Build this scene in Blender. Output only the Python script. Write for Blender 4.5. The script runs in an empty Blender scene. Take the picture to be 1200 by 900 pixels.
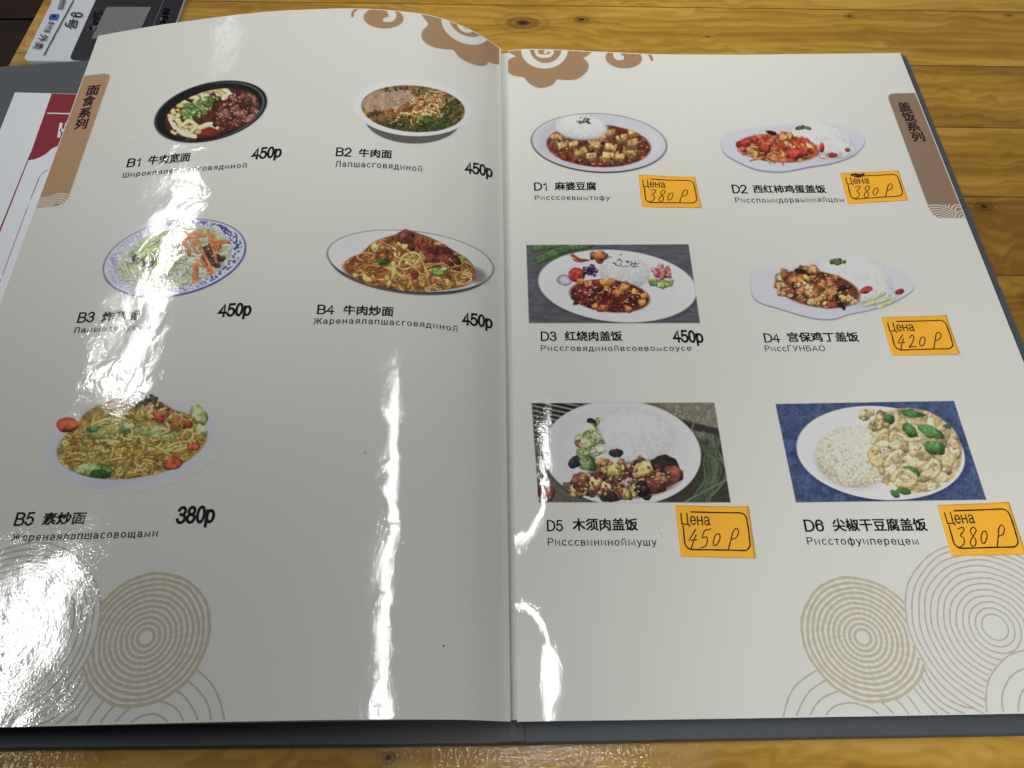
import bpy, math
import numpy as np
SC = bpy.context.scene
COL = SC.collection

# ------------------------------------------------------------------ camera
FPX = 900.0                                   # focal length in photo pixels (photo 1200 x 900)
PITCH = math.atan(1600 / 900)                 # below the horizontal
ZR = 0.008                                    # height of the right page plane over the table
CAMZ = 0.26 + ZR
cam_d = bpy.data.cameras.new("camera"); cam = bpy.data.objects.new("camera", cam_d); COL.objects.link(cam)
cam.location = (0, 0, CAMZ); cam.rotation_euler = (math.pi / 2 - PITCH, 0, 0)
cam_d.sensor_width = 36; cam_d.lens = 27.0; cam_d.clip_start = 0.005; cam_d.clip_end = 100
SC.camera = cam

# ------------------------------------------------------------------ world + lamps (ceiling tubes of the restaurant, added fill spots)
w = bpy.data.worlds.new("World"); SC.world = w; w.use_nodes = True
nt = w.node_tree; bg = nt.nodes["Background"]
tc = nt.nodes.new("ShaderNodeTexCoord"); sx = nt.nodes.new("ShaderNodeSeparateXYZ")
nt.links.new(tc.outputs["Generated"], sx.inputs[0])
def wmath(op, a, b):
    n = nt.nodes.new("ShaderNodeMath"); n.operation = op
    for i, q in enumerate((a, b)):
        if isinstance(q, (int, float)): n.inputs[i].default_value = q
        else: nt.links.new(q, n.inputs[i])
    return n.outputs[0]
lvl = wmath('ADD', wmath('MULTIPLY', sx.outputs[0], 0.32), wmath('MULTIPLY', sx.outputs[1], 0.25))
lvl = wmath('ADD', lvl, 0.50)
lvl = wmath('MAXIMUM', lvl, 0.1)
bg.inputs[0].default_value = (0.98, 1.0, 0.975, 1)
nt.links.new(wmath('MULTIPLY', lvl, 0.095), bg.inputs[1])

def tube(name, x, y0, y1, width, radiance, z=2.0, col=(0.985, 1, 0.985)):
    L = bpy.data.lights.new(name, 'AREA'); L.shape = 'RECTANGLE'
    L.size = width; L.size_y = y1 - y0
    L.energy = radiance * math.pi * width * (y1 - y0); L.color = col
    o = bpy.data.objects.new(name, L); COL.objects.link(o)
    o.location = (x, (y0 + y1) / 2, z)
    return o
tube("ceiling_tube", -1.72, 1.15, 2.15, 0.026, 135)
tube("ceiling_tube", -1.70, 0.02, 0.58, 0.12, 32)
tube("ceiling_tube", -1.75, 2.8, 3.2, 0.05, 5)
tube("ceiling_tube", 0.12, -0.05, 1.12, 0.014, 140)
from mathutils import Vector
def spot(loc, aim, power, deg):
    sp = bpy.data.lights.new("fill_spot", 'SPOT'); sp.energy = power; sp.spot_size = math.radians(deg); sp.spot_blend = 1.0; sp.shadow_soft_size = .08; sp.color = (1, 1, .955)
    so = bpy.data.objects.new("fill_spot", sp); COL.objects.link(so); so.location = loc
    so.rotation_euler = (Vector(aim) - so.location).to_track_quat('-Z', 'Y').to_euler()
# added fill spots, no real fixtures; they brighten the far side and right page
spot((-.1, -.75, 1.7), (-.06, .50, 0), 76, 20)
spot((-.85, -.45, 1.7), (.42, .12, 0), 24, 24)
spot((.1, -.7, 1.7), (.2, .55, 0), 62, 20)
spot((-.5, -.7, 1.7), (.2, .02, 0), 68, 14)
SC.view_settings.view_transform = 'Standard'; SC.view_settings.look = 'None'
SC.view_settings.exposure = 0.15; SC.view_settings.gamma = 1.0

# ------------------------------------------------------------------ the shape of the open menu
YAW = math.radians(0.94)
BX = np.array([math.cos(YAW), math.sin(YAW)]); BY = np.array([-math.sin(YAW), math.cos(YAW)])
T0, T1 = 0.0253, 0.3377                        # bottom and top edge of the pages along the spine
XL, XR = -0.1980, 0.2045                       # outer edges of the two pages
def spl(xs, zs):
    xs = np.array(xs, float); zs = np.array(zs, float) / 1000
    hh = np.diff(xs); d = np.diff(zs) / hh; m = np.zeros(len(xs))
    for i in range(1, len(xs) - 1):
        if d[i - 1] * d[i] > 0:
            w1 = 2 * hh[i] + hh[i - 1]; w2 = hh[i] + 2 * hh[i - 1]
            m[i] = (w1 + w2) / (w1 / d[i - 1] + w2 / d[i])
    m[0] = d[0]; m[-1] = d[-1]
    def g(x):
        x = np.clip(np.asarray(x, float), xs[0], xs[-1])
        i = np.clip(np.searchsorted(xs, x) - 1, 0, len(xs) - 2); t = (x - xs[i]) / hh[i]
        return (2*t**3-3*t*t+1)*zs[i] + (t**3-2*t*t+t)*hh[i]*m[i] + (-2*t**3+3*t*t)*zs[i+1] + (t**3-t*t)*hh[i]*m[i+1]
    # the polished curve: a short running mean keeps the curvature continuous
    return lambda x: sum(g(np.asarray(x, float) + o) for o in (-.004, -.002, 0, .002, .004)) / 5
_zt = spl([-.21, -.1566, -.1006, -.0732, -.0377, -.0113, -.0018, .002], [12.6, 21.6, 27.4, 28.1, 24.9, 14.0, 6.5, 3.2])
_zb = spl([-.21, -.15, -.11, -.075, -.058, -.037, -.012, -.003, .002], [10, 12.8, 15, 16.6, 16.8, 15.2, 10.0, 4.6, 2.0])
_rt = spl([-.004, 0, .004, .012, .020, .046, .088, .126, .16, .22], [2.6, 3.2, 4.0, 4.7, 4.6, 3.0, .6, 0, 0, 0])
_rb = spl([-.004, 0, .004, .010, .016, .030, .08, .126, .16, .22], [1.6, 2.0, 2.7, 3.1, 3.0, 1.9, .3, 0, 0, 0])
def wav(x, t):
    s = np.sin
    return (0.045 * s(95*x + 40*t + .5) * s(60*t - 30*x + 1.) + 0.030 * s(170*x - 60*t + 2.) * s(120*t + .7)
            + 0.018 * s(300*t + 110*x) * s(230*x - 50*t) + 0.010 * s(520*t + 3) * s(420*x + 200*t)) / 1000
def zpage(x, t, side):
    k = (t - T0) / (T1 - T0)
    a, b = (_zt, _zb) if side == 'L' else (_rt, _rb)
    z = a(x) * k + b(x) * (1 - k)
    if side == 'R':                            # small ripples and a flattened stretch beside the fold
        z = z + 4.5e-5 * np.sin((x - .0035) / .012 * 6.2832) * (np.exp(-((t - .138) / .034)**2) + 1.3 * np.exp(-((t - .038) / .010)**2)) * np.exp(-((x - .012) / .016)**2)
        xm = np.maximum(x, .040); zm = a(xm) * k + b(xm) * (1 - k) - .056 * (x - xm)
        z = z + (zm - z) * np.exp(-((t - .072) / .018)**4)
    return ZR + z + wav(x, t) * (1.0 if side == 'L' else 0.8) * np.clip(np.abs(x) / .01, 0, 1)
def rays(u, v):
    u = np.asarray(u, float); v = np.asarray(v, float)
    a = (u - 600) / FPX; b = -(v - 450) / FPX
    return a, math.cos(PITCH) + b * math.sin(PITCH), -math.sin(PITCH) + b * math.cos(PITCH)
def on_plane(u, v, z):
    dx, dy, dz = rays(u, v); k = (CAMZ - z) / -dz
    return dx * k, dy * k
def to_book(X, Y): return X * BX[0] + Y * BX[1], X * BY[0] + Y * BY[1]
def to_world(x, t): return x * BX[0] + t * BY[0], x * BX[1] + t * BY[1]
def page_at(u, v, side):                       # where on the page a point of the photo's layout lies: (x, t) in page coordinates
    z = np.full(np.shape(u), ZR + .008)
    for _ in range(60):
        x, t = to_book(*on_plane(u, v, z)); z = z + .7 * (zpage(x, t, side) - z)
    return x, t

# ------------------------------------------------------------------ materials
def mat(name): 
    m = bpy.data.materials.new(name); m.use_nodes = True
    return m, m.node_tree, m.node_tree.nodes["Principled BSDF"]
def N(t, kind, **kw):
    n = t.nodes.new(kind)
    for k, v in kw.items():
        if k in n.inputs: n.inputs[k].default_value = v
        else: setattr(n, k, v)
    return n
def lin(c): 
    c = np.asarray(c, float) / 255
    return np.where(c <= .04045, c / 12.92, ((c + .055) / 1.055) ** 2.4)
PAGE = (0.76, 0.75, 0.71)
def laminate_coat(m, t, p):
    """glossy plastic film with fine crinkles, the same over paper and print"""
    geo = N(t, "ShaderNodeNewGeometry")
    n1 = N(t, "ShaderNodeTexNoise", Scale=1400.0, Detail=1.0, Roughness=.5)
    n2 = N(t, "ShaderNodeTexNoise", Scale=400.0, Detail=3.0, Roughness=.6)
    n3 = N(t, "ShaderNodeTexNoise", Scale=70.0, Detail=2.0, Roughness=.5, Distortion=.6)
    for n in (n1, n2, n3): t.links.new(geo.outputs["Position"], n.inputs["Vector"])
    b1 = N(t, "ShaderNodeBump", Strength=1.0, Distance=.000017)
    b2 = N(t, "ShaderNodeBump", Strength=1.0, Distance=.000014)
    b3 = N(t, "ShaderNodeBump", Strength=1.0, Distance=.00015)
    t.links.new(n1.outputs[0], b1.inputs["Height"]); t.links.new(n2.outputs[0], b2.inputs["Height"]); t.links.new(n3.outputs[0], b3.inputs["Height"])
    t.links.new(b3.outputs[0], b2.inputs["Normal"]); t.links.new(b2.outputs[0], b1.inputs["Normal"])
    t.links.new(b1.outputs[0], p.inputs["Coat Normal"])
    ns = N(t, "ShaderNodeTexNoise", Scale=38.0, Detail=3.0, Roughness=.6); t.links.new(geo.outputs["Position"], ns.inputs["Vector"])   # smudges of fingers on the film
    mr = N(t, "ShaderNodeMapRange"); mr.inputs["From Min"].default_value = .45; mr.inputs["From Max"].default_value = .75; mr.inputs["To Min"].default_value = .032; mr.inputs["To Max"].default_value = .12
    t.links.new(ns.outputs[0], mr.inputs["Value"]); t.links.new(mr.outputs[0], p.inputs["Coat Roughness"])
    p.inputs["Coat Weight"].default_value = 1.0; p.inputs["Coat IOR"].default_value = 1.5
    p.inputs["Roughness"].default_value = .7; p.inputs["Specular IOR Level"].default_value = .15
M_page, t, p = mat("laminated_paper"); p.inputs["Base Color"].default_value = (*PAGE, 1); laminate_coat(M_page, t, p)
M_print, t, p = mat("printed_picture"); a = N(t, "ShaderNodeAttribute", attribute_name="Col"); t.links.new(a.outputs["Color"], p.inputs["Base Color"]); laminate_coat(M_print, t, p)
def inkmat(name, c, coat=True):
    m, t, p = mat(name); p.inputs["Base Color"].default_value = (*lin(c), 1)
    if coat: laminate_coat(m, t, p)
    else: p.inputs["Roughness"].default_value = .65
    return m
M_black = inkmat("black_print", (20, 20, 24)); M_tabtext = inkmat("dark_brown_print", (58, 34, 34))
M_ringR = inkmat("warm_grey_print", (198, 188, 165)); M_ringR2 = inkmat("pale_grey_print", (190, 185, 176))
def plain(name, c, rough=.6, noise=0, scale=300, bump=0, coat=0):
    m, t, p = mat(name); c = lin(c); p.inputs["Base Color"].default_value = (*c, 1); p.inputs["Roughness"].default_value = rough
    if noise or bump:
        geo = N(t, "ShaderNodeNewGeometry"); n = N(t, "ShaderNodeTexNoise", Scale=float(scale), Detail=4.0, Roughness=.65)
        t.links.new(geo.outputs["Position"], n.inputs["Vector"])
        if noise:
            r = N(t, "ShaderNodeValToRGB"); r.color_ramp.elements[0].position = .3; r.color_ramp.elements[1].position = .7
            r.color_ramp.elements[0].color = (*(c * (1 - noise)), 1); r.color_ramp.elements[1].color = (*(c * (1 + noise)), 1)
            t.links.new(n.outputs[0], r.inputs[0]); t.links.new(r.outputs[0], p.inputs["Base Color"])
        if bump:
            b = N(t, "ShaderNodeBump", Strength=1.0, Distance=bump); t.links.new(n.outputs[0], b.inputs["Height"]); t.links.new(b.outputs[0], p.inputs["Normal"])
    p.inputs["Coat Weight"].default_value = coat; p.inputs["Coat Roughness"].default_value = .1
    return m
M_cover = plain("grey_leatherette", (84, 91, 100), .5, .12, 900, .00006)
M_coveredge = plain("dark_leatherette", (74, 79, 86), .5, .12, 900, .00006)
M_leaf = plain("page_edges", (205, 203, 197), .6, .04, 60)
M_binding_shaded = plain("shaded_binding_paper", (205, 204, 198), .6, .04, 400)  # greyer than the pages: the shade in the fold is put into the colour
M_sticker = plain("orange_sticker_paper", (255, 184, 48), .75, .03, 200)
M_pen = inkmat("black_pen", (22, 18, 22), False)
M_white = plain("white_leaflet_paper", (226, 230, 236), .4, .02, 40, 0, .15)
M_red = inkmat("crimson_print", (140, 22, 44), False); M_redline = inkmat("thin_crimson_print", (150, 60, 75))
M_whiteink = inkmat("white_print", (235, 235, 235), False)
M_cardwhite = plain("white_acrylic", (205, 208, 216), .45, .02, 40, 0, .0); M_carddark = plain("navy_acrylic", (16, 20, 28), .5, 0, 40, 0, .0)
M_cardgrey = plain("grey_label", (112, 112, 114), .6, .25, 1500)
M_cardblue = inkmat("blue_print", (34, 96, 190), False); M_greyink = inkmat("grey_print", (105, 110, 118), False)

WOOD_PW, WOOD_Y0 = .0455, .2095                # width of a lamella, and where one of them starts
KNOTS = ((-.002, .3765, .026, .0150, .016), (.030, .380, .013, .008, .006), (.212, .2490, .013, .008, .008), (.224, .196, .020, .015, .012), (-.0392, .0151, .0070, .006, .003),
         (.1767, .3858, .006, .004, .003), (.0973, .3668, .004, .002, .002), (.2643, .3883, .005, .003, .002), (.166, .0165, .008, .006, .004))
def wood_material():
    m, t, p = mat("varnished_pine"); L = t.links.new
    geo = N(t, "ShaderNodeNewGeometry"); mp = N(t, "ShaderNodeMapping"); mp.inputs["Rotation"].default_value = (0, 0, math.radians(1.2))
    L(geo.outputs["Position"], mp.inputs["Vector"]); s = N(t, "ShaderNodeSeparateXYZ"); L(mp.outputs[0], s.inputs[0])
    def ma(op, *a):
        n = N(t, "ShaderNodeMath", operation=op)
        for i, q in enumerate(a):
            if isinstance(q, (int, float)): n.inputs[i].default_value = q
            else: L(q, n.inputs[i])
        return n.outputs[0]
    X, Y = s.outputs[0], s.outputs[1]
    PW = WOOD_PW
    pl = ma('FLOOR', ma('DIVIDE', ma('SUBTRACT', Y, WOOD_Y0), PW))
    fr = ma('FRACT', ma('DIVIDE', ma('SUBTRACT', Y, WOOD_Y0), PW))
    wn = N(t, "ShaderNodeTexWhiteNoise", noise_dimensions='1D'); L(pl, wn.inputs["W"])
    sw = N(t, "ShaderNodeSeparateColor"); L(wn.outputs["Color"], sw.inputs[0])
    # knots bend the grain round themselves
    g = Y; dark = 0.0; core = 0.0
    for (kx, ky, lx, ly, amp) in KNOTS:
        dx = ma('DIVIDE', ma('SUBTRACT', X, kx), lx); dy = ma('DIVIDE', ma('SUBTRACT', Y, ky), ly)
        r2 = ma('ADD', ma('MULTIPLY', dx, dx), ma('MULTIPLY', dy, dy))
        e = ma('EXPONENT', ma('MULTIPLY', r2, -1.0))
        g = ma('ADD', g, ma('MULTIPLY', ma('MULTIPLY', e, dy), amp))
        dark = ma('ADD', dark, ma('MULTIPLY', ma('EXPONENT', ma('MULTIPLY', r2, -4.0)), ma('ADD', .8, ma('MULTIPLY', ma('SINE', ma('MULTIPLY', ma('SQRT', r2), 26.0)), .35))))
        core = ma('ADD', core, ma('EXPONENT', ma('MULTIPLY', r2, -38.0)))
    cmb = N(t, "ShaderNodeCombineXYZ"); L(ma('ADD', X, ma('MULTIPLY', sw.outputs[0], 7.0)), cmb.inputs[0]); L(g, cmb.inputs[1]); L(ma('MULTIPLY', pl, 3.1), cmb.inputs[2])
    def stretched(sx_, sy_, detail, dist, rough=.6):
        q = N(t, "ShaderNodeMapping"); q.inputs["Scale"].default_value = (sx_, sy_, 1); L(cmb.outputs[0], q.inputs["Vector"])
        n = N(t, "ShaderNodeTexNoise", Scale=1.0, Detail=detail, Roughness=rough, Distortion=dist); L(q.outputs[0], n.inputs["Vector"]); return n.outputs[0]
    broad = stretched(5, 62, 3, .7); fine = stretched(16, 900, 4, .1, .7); figure = stretched(16, 34, 2, 1.6)
    rings = ma('SINE', ma('ADD', ma('MULTIPLY', g, 900.0), ma('MULTIPLY', figure, 26.0)))
    v = ma('ADD', ma('ADD', ma('ADD', ma('MULTIPLY', broad, .75), ma('MULTIPLY', figure, .32)), ma('MULTIPLY', fine, .18)), ma('MULTIPLY', rings, .05))
    v = ma('ADD', v, ma('MULTIPLY', ma('SUBTRACT', sw.outputs[1], .5), .16))
    v = ma('ADD', v, ma('MULTIPLY', ma('MULTIPLY', ma('GREATER_THAN', pl, -1.5), ma('LESS_THAN', pl, 2.5)), -.09)); v = ma('ADD', v, ma('MULTIPLY', ma('LESS_THAN', pl, -3.5), .09))  # nearest lamellae coloured lighter to make up for missing light
    r = N(t, "ShaderNodeValToRGB"); cr = r.color_ramp
    cr.elements[0].position = .38; cr.elements[0].color = (*lin((128, 90, 24)), 1)
    cr.elements[1].position = .95; cr.elements[1].color = (*lin((206, 168, 90)), 1)
    e = cr.elements.new(.62); e.color = (*lin((168, 126, 42)), 1); e = cr.elements.new(.76); e.color = (*lin((190, 148, 62)), 1)
    L(v, r.inputs[0])
    def mixc(fac, c1, c2):
        n = N(t, "ShaderNodeMix", data_type='RGBA'); 
        if isinstance(fac, (int, float)): n.inputs[0].default_value = fac
        else: L(fac, n.inputs[0])
        for i, c in ((6, c1), (7, c2)):
            if isinstance(c, tuple): n.inputs[i].default_value = (*c, 1)
            else: L(c, n.inputs[i])
        return n.outputs[2]
    c = mixc(ma('MINIMUM', ma('MULTIPLY', dark, ma('ADD', .35, ma('MULTIPLY', fine, .9))), .85), r.outputs[0], tuple(lin((84, 50, 16))))
    c = mixc(ma('MINIMUM', core, .9), c, tuple(lin((34, 20, 12))))
    seam = ma('LESS_THAN', ma('MULTIPLY', ma('MINIMUM', fr, ma('SUBTRACT', 1.0, fr)), PW), .00035)
    c = mixc(ma('MULTIPLY', seam, .8), c, tuple(lin((58, 34, 12))))
    L(c, p.inputs["Base Color"]); p.inputs["Roughness"].default_value = .55; p.inputs["Specular IOR Level"].default_value = .2
    # varnish: brushed, slightly pebbled
    nb = N(t, "ShaderNodeTexNoise", Scale=650.0, Detail=1.0, Roughness=.5); L(geo.outputs["Position"], nb.inputs["Vector"])
    hb = ma('ADD', ma('MULTIPLY', nb.outputs[0], 1.0), ma('ADD', ma('MULTIPLY', fine, .8), ma('MULTIPLY', seam, -2.0)))
    b = N(t, "ShaderNodeBump", Strength=1.0, Distance=.00015); L(hb, b.inputs["Height"]); L(b.outputs[0], p.inputs["Coat Normal"])
    p.inputs["Coat Weight"].default_value = 1.0; p.inputs["Coat Roughness"].default_value = .04
    return m

# ------------------------------------------------------------------ mesh helpers
def link(name, me, parent=None, **props):
    o = bpy.data.objects.new(name, me); COL.objects.link(o)
    if parent: o.parent = parent
    for k, v in props.items(): o[k] = v
    return o
def mesh(name, V, F, m, parent=None, smooth=False, col=None, **props):
    V = np.asarray(V, float)
    me = bpy.data.meshes.new(name); 
    if isinstance(F, np.ndarray):
        n = len(F); k = F.shape[1]
        me.vertices.add(len(V)); me.vertices.foreach_set("co", V.astype(np.float32).ravel())
        me.loops.add(n * k); me.loops.foreach_set("vertex_index", F.astype(np.int32).ravel())
        me.polygons.add(n); me.polygons.foreach_set("loop_start", np.arange(0, n * k, k, dtype=np.int32)); me.polygons.foreach_set("loop_total", np.full(n, k, np.int32))
        me.update(calc_edges=True)
    else: me.from_pydata([tuple(v) for v in V], [], F)
    me.validate()
    if col is not None:
        at = me.color_attributes.new("Col", 'FLOAT_COLOR', 'POINT')
        at.data.foreach_set("color", np.concatenate([col, np.ones((len(col), 1))], 1).astype(np.float32).ravel())
    if smooth: me.polygons.foreach_set("use_smooth", np.ones(len(me.polygons), bool))
    if m: me.materials.append(m)
    return link(name, me, parent, **props)
def on_page(x, t, side, lift):
    X, Y = to_world(x, t); return np.stack([X, Y, zpage(x, t, side) + lift], -1)
def slab(poly, z0, z1, bev=0.0):
    """a flat board with an outline, bottom z0, top z1 and a bevelled upper rim"""
    P = np.array(poly, float); n = len(P); c = P.mean(0); V = []; F = []
    d = P - c; inn = P - d / np.linalg.norm(d, axis=1)[:, None] * bev
    rings = [(P, z0), (P, z1 - bev), (inn, z1)] if bev else [(P, z0), (P, z1)]
    for q, z in rings: V += [(a, b, z) for a, b in q]
    for r in range(len(rings) - 1):
        for i in range(n): F.append((r*n+i, r*n+(i+1) % n, (r+1)*n+(i+1) % n, (r+1)*n+i))
    F.append(tuple(range((len(rings)-1)*n, len(rings)*n))); F.append(tuple(reversed(range(n))))
    return V, F
def rounded(corners, r, k=6):
    out = []; C_ = [np.array(c, float) for c in corners]; n = len(C_)
    for i in range(n):
        p, a, b = C_[i], C_[i-1], C_[(i+1) % n]
        u = (a - p) / np.linalg.norm(a - p); v = (b - p) / np.linalg.norm(b - p)
        A, B_ = p + u * r, p + v * r
        for s in np.linspace(0, 1, k): out.append((1-s)**2 * A + 2*s*(1-s)*p + s*s*B_)
    return out
def ribbon(pts, wd):
    """flat strip along a polyline in the plane; returns 2-D vertices and quads"""
    P = np.asarray(pts, float); d = np.gradient(P, axis=0); d /= np.linalg.norm(d, axis=1)[:, None] + 1e-12
    nrm = np.stack([-d[:, 1], d[:, 0]], 1); wd = np.broadcast_to(wd, (len(P),))[:, None] / 2
    V = np.concatenate([P + nrm * wd, P - nrm * wd]); n = len(P)
    return V, [(i, i+1, n+i+1, n+i) for i in range(n-1)]
def crom(pts, k=8, closed=False):
    P = [np.array(q, float) for q in pts]
    if closed: P = [P[-1]] + P + P[:2]
    else: P = [2*P[0]-P[1]] + P + [2*P[-1]-P[-2]]
    out = []
    for i in range(1, len(P)-2):
        for s in np.linspace(0, 1, k, endpoint=False):
            a, b, c, d = P[i-1:i+3]
            out.append(.5*((2*b) + (c-a)*s + (2*a-5*b+4*c-d)*s*s + (3*b-a-3*c+d)*s**3))
    if not closed: out.append(P[-2])
    return np.array(out)
def empty(name, loc, **props):
    o = bpy.data.objects.new(name, None); COL.objects.link(o); o.location = (0, 0, 0); o.empty_display_size = .01
    for k, v in props.items(): o[k] = v
    return o

# ------------------------------------------------------------------ text
# ------------------------------------------------------------------ plain grotesque letters for the Latin and Cyrillic print, drawn as strokes
def E_(cx, cy, rx, ry, a0, a1, n=14):
    th = np.radians(np.linspace(a0, a1, n)); return [(cx + rx*math.cos(q), cy + ry*math.sin(q)) for q in th]
def _font():
    xh = .74; f = {}; h = xh/2
    f['B'] = (.66, [[(.06, 0), (.06, 1)], [(.06, 1), (.36, 1)] + E_(.36, .76, .22, .24, 90, -90) + [(.06, .52)], [(.36, .52)] + E_(.37, .26, .25, .26, 90, -90) + [(.06, 0)]])
    f['D'] = (.70, [[(.06, 0), (.06, 1)], [(.06, 1), (.30, 1)] + E_(.30, .5, .36, .5, 90, -90) + [(.06, 0)]])
    f['1'] = (.50, [[(.10, .74), (.22, .80), (.30, 1.0), (.30, 0)]])
    f['2'] = (.56, [E_(.29, .72, .23, .28, 172, -30, 12) + [(.30, .30), (.10, .12), (.05, 0), (.54, 0)]])
    f['3'] = (.56, [E_(.28, .75, .21, .25, 165, -80, 12) + [(.22, .53)], [(.22, .53)] + E_(.28, .27, .24, .27, 85, -168, 14)])
    f['4'] = (.56, [[(.40, 0), (.40, 1), (.02, .30), (.54, .30)]])
    f['5'] = (.56, [[(.48, 1), (.14, 1), (.08, .52)] + E_(.28, .32, .25, .32, 130, -160, 16)])
    f['6'] = (.56, [E_(.29, .32, .23, .32, 0, 360, 20), [(.06, .34)] + E_(.30, .52, .24, .48, 185, 25, 12)])
    f['8'] = (.56, [E_(.28, .75, .19, .25, 0, 360, 18), E_(.28, .27, .23, .27, 0, 360, 20)])
    f['0'] = (.56, [E_(.28, .5, .22, .5, 0, 360, 24)])
    f['Ш'] = (.90, [[(.06, 1), (.06, 0), (.82, 0), (.82, 1)], [(.44, 1), (.44, 0)]])
    f['Л'] = (.68, [[(.0, 0), (.10, .06), (.14, .3), (.15, 1), (.60, 1), (.60, 0)]])
    f['Ж'] = (.92, [[(.46, 0), (.46, 1)], [(.02, 1), (.12, .95), (.26, .55), (.46, .52)], [(.90, 1), (.80, .95), (.66, .55), (.46, .52)], [(.26, .53), (.02, 0)], [(.66, .53), (.90, 0)]])
    f['Р'] = (.62, [[(.06, 0), (.06, 1)], [(.06, 1), (.34, 1)] + E_(.34, .73, .24, .27, 90, -90) + [(.06, .46)]])
    f['Г'] = (.52, [[(.06, 0), (.06, 1), (.50, 1)]])
    f['У'] = (.62, [[(.02, 1), (.32, .34)], [(.60, 1), (.30, .24), (.20, .03), (.06, .02)]])
    f['Н'] = (.68, [[(.06, 0), (.06, 1)], [(.60, 0), (.60, 1)], [(.06, .52), (.60, .52)]])
    f['Б'] = (.64, [[(.54, 1), (.06, 1), (.06, 0), (.34, 0)] + E_(.34, .29, .25, .29, -90, 90) + [(.06, .58)]])
    f['А'] = (.66, [[(0, 0), (.32, 1), (.64, 0)], [(.11, .34), (.53, .34)]])
    f['О'] = (.76, [E_(.37, .5, .33, .51, 0, 360, 26)])
    f['М'] = (.80, [[(.06, 0), (.06, 1), (.39, .1), (.72, 1), (.72, 0)]])
    f['Ц'] = (.74, [[(.06, 1), (.06, 0), (.60, 0), (.60, 1)], [(.60, 0), (.70, 0), (.70, -.2)]])
    bowl = E_(.27, h, .22, h, 0, 360, 20)
    f['а'] = (.54, [E_(.25, .52, .19, .22, 165, 0, 9) + [(.44, .12), (.50, 0)], [(.44, .42), (.26, .38)] + E_(.22, .19, .17, .19, 95, 300, 12) + [(.36, .06), (.44, .18)]])
    f['в'] = (.52, [[(.06, 0), (.06, xh), (.26, xh)] + E_(.26, .56, .16, .18, 90, -90, 8) + [(.06, .385)], [(.26, .385)] + E_(.27, .19, .19, .19, 90, -90, 8) + [(.06, 0)]])
    f['г'] = (.40, [[(.06, 0), (.06, xh), (.38, xh)]])
    f['д'] = (.58, [[(.0, -.2), (.0, 0), (.56, 0), (.56, -.2)], [(.06, 0), (.13, .2), (.15, xh), (.47, xh), (.47, 0)]])
    f['е'] = (.54, [[(.06, h), (.49, h)] + E_(.27, h, .22, h, 3, 320, 20)])
    f['ж'] = (.72, [[(.36, 0), (.36, xh)], [(.02, xh), (.10, .7), (.2, .42), (.36, .40)], [(.70, xh), (.62, .7), (.52, .42), (.36, .40)], [(.2, .40), (.02, 0)], [(.52, .40), (.70, 0)]])
    f['и'] = (.58, [[(.06, xh), (.06, 0), (.50, xh), (.50, 0)]]); f['й'] = (.58, f['и'][1] + [E_(.28, 1.0, .13, .11, 180, 360, 8)])
    f['к'] = (.50, [[(.06, 0), (.06, xh)], [(.06, .38), (.20, .40), (.36, .70), (.46, xh)], [(.20, .40), (.48, 0)]])
    f['л'] = (.56, [[(0, 0), (.08, .06), (.12, .3), (.13, xh), (.48, xh), (.48, 0)]])
    f['м'] = (.66, [[(.06, 0), (.06, xh), (.32, .06), (.58, xh), (.58, 0)]])
    f['н'] = (.56, [[(.06, 0), (.06, xh)], [(.48, 0), (.48, xh)], [(.06, .40), (.48, .40)]])
    f['о'] = (.56, [E_(.27, h, .22, h, 0, 360, 22)])
    f['п'] = (.56, [[(.06, 0), (.06, xh), (.48, xh), (.48, 0)]])
    f['р'] = (.56, [[(.06, -.27), (.06, xh)], E_(.28, h, .22, h, 0, 360, 22)])
    f['с'] = (.50, [E_(.27, h, .22, h, 45, 315, 18)])
    f['т'] = (.44, [[(.0, xh), (.44, xh)], [(.22, xh), (.22, 0)]])
    f['у'] = (.50, [[(.02, xh), (.26, .06)], [(.48, xh), (.24, .0), (.17, -.2), (.04, -.25)]])
    f['ф'] = (.74, [[(.36, -.27), (.36, 1)], E_(.20, h, .16, h, 0, 360, 18), E_(.52, h, .16, h, 0, 360, 18)])
    f['ц'] = (.60, [[(.06, xh), (.06, 0), (.48, 0), (.48, xh)], [(.48, 0), (.57, 0), (.57, -.18)]])
    f['ш'] = (.76, [[(.06, xh), (.06, 0), (.68, 0), (.68, xh)], [(.37, xh), (.37, 0)]])
    f['щ'] = (.80, [[(.06, xh), (.06, 0), (.68, 0), (.68, xh)], [(.37, xh), (.37, 0)], [(.68, 0), (.77, 0), (.77, -.18)]])
    f['ы'] = (.70, [[(.06, xh), (.06, 0), (.24, 0)] + E_(.24, .21, .18, .21, -90, 90, 8) + [(.06, .42)], [(.62, 0), (.62, xh)]])
    f['я'] = (.54, [[(.46, 0), (.46, xh), (.24, xh)] + E_(.24, .54, .17, .20, 90, 270, 8) + [(.46, .34)], [(.24, .34), (.04, 0)]])
    f['9'] = (.56, [[(.56-x, 1-y) for x, y in ln] for ln in f['6'][1]]); return f
FONT = _font()
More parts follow.
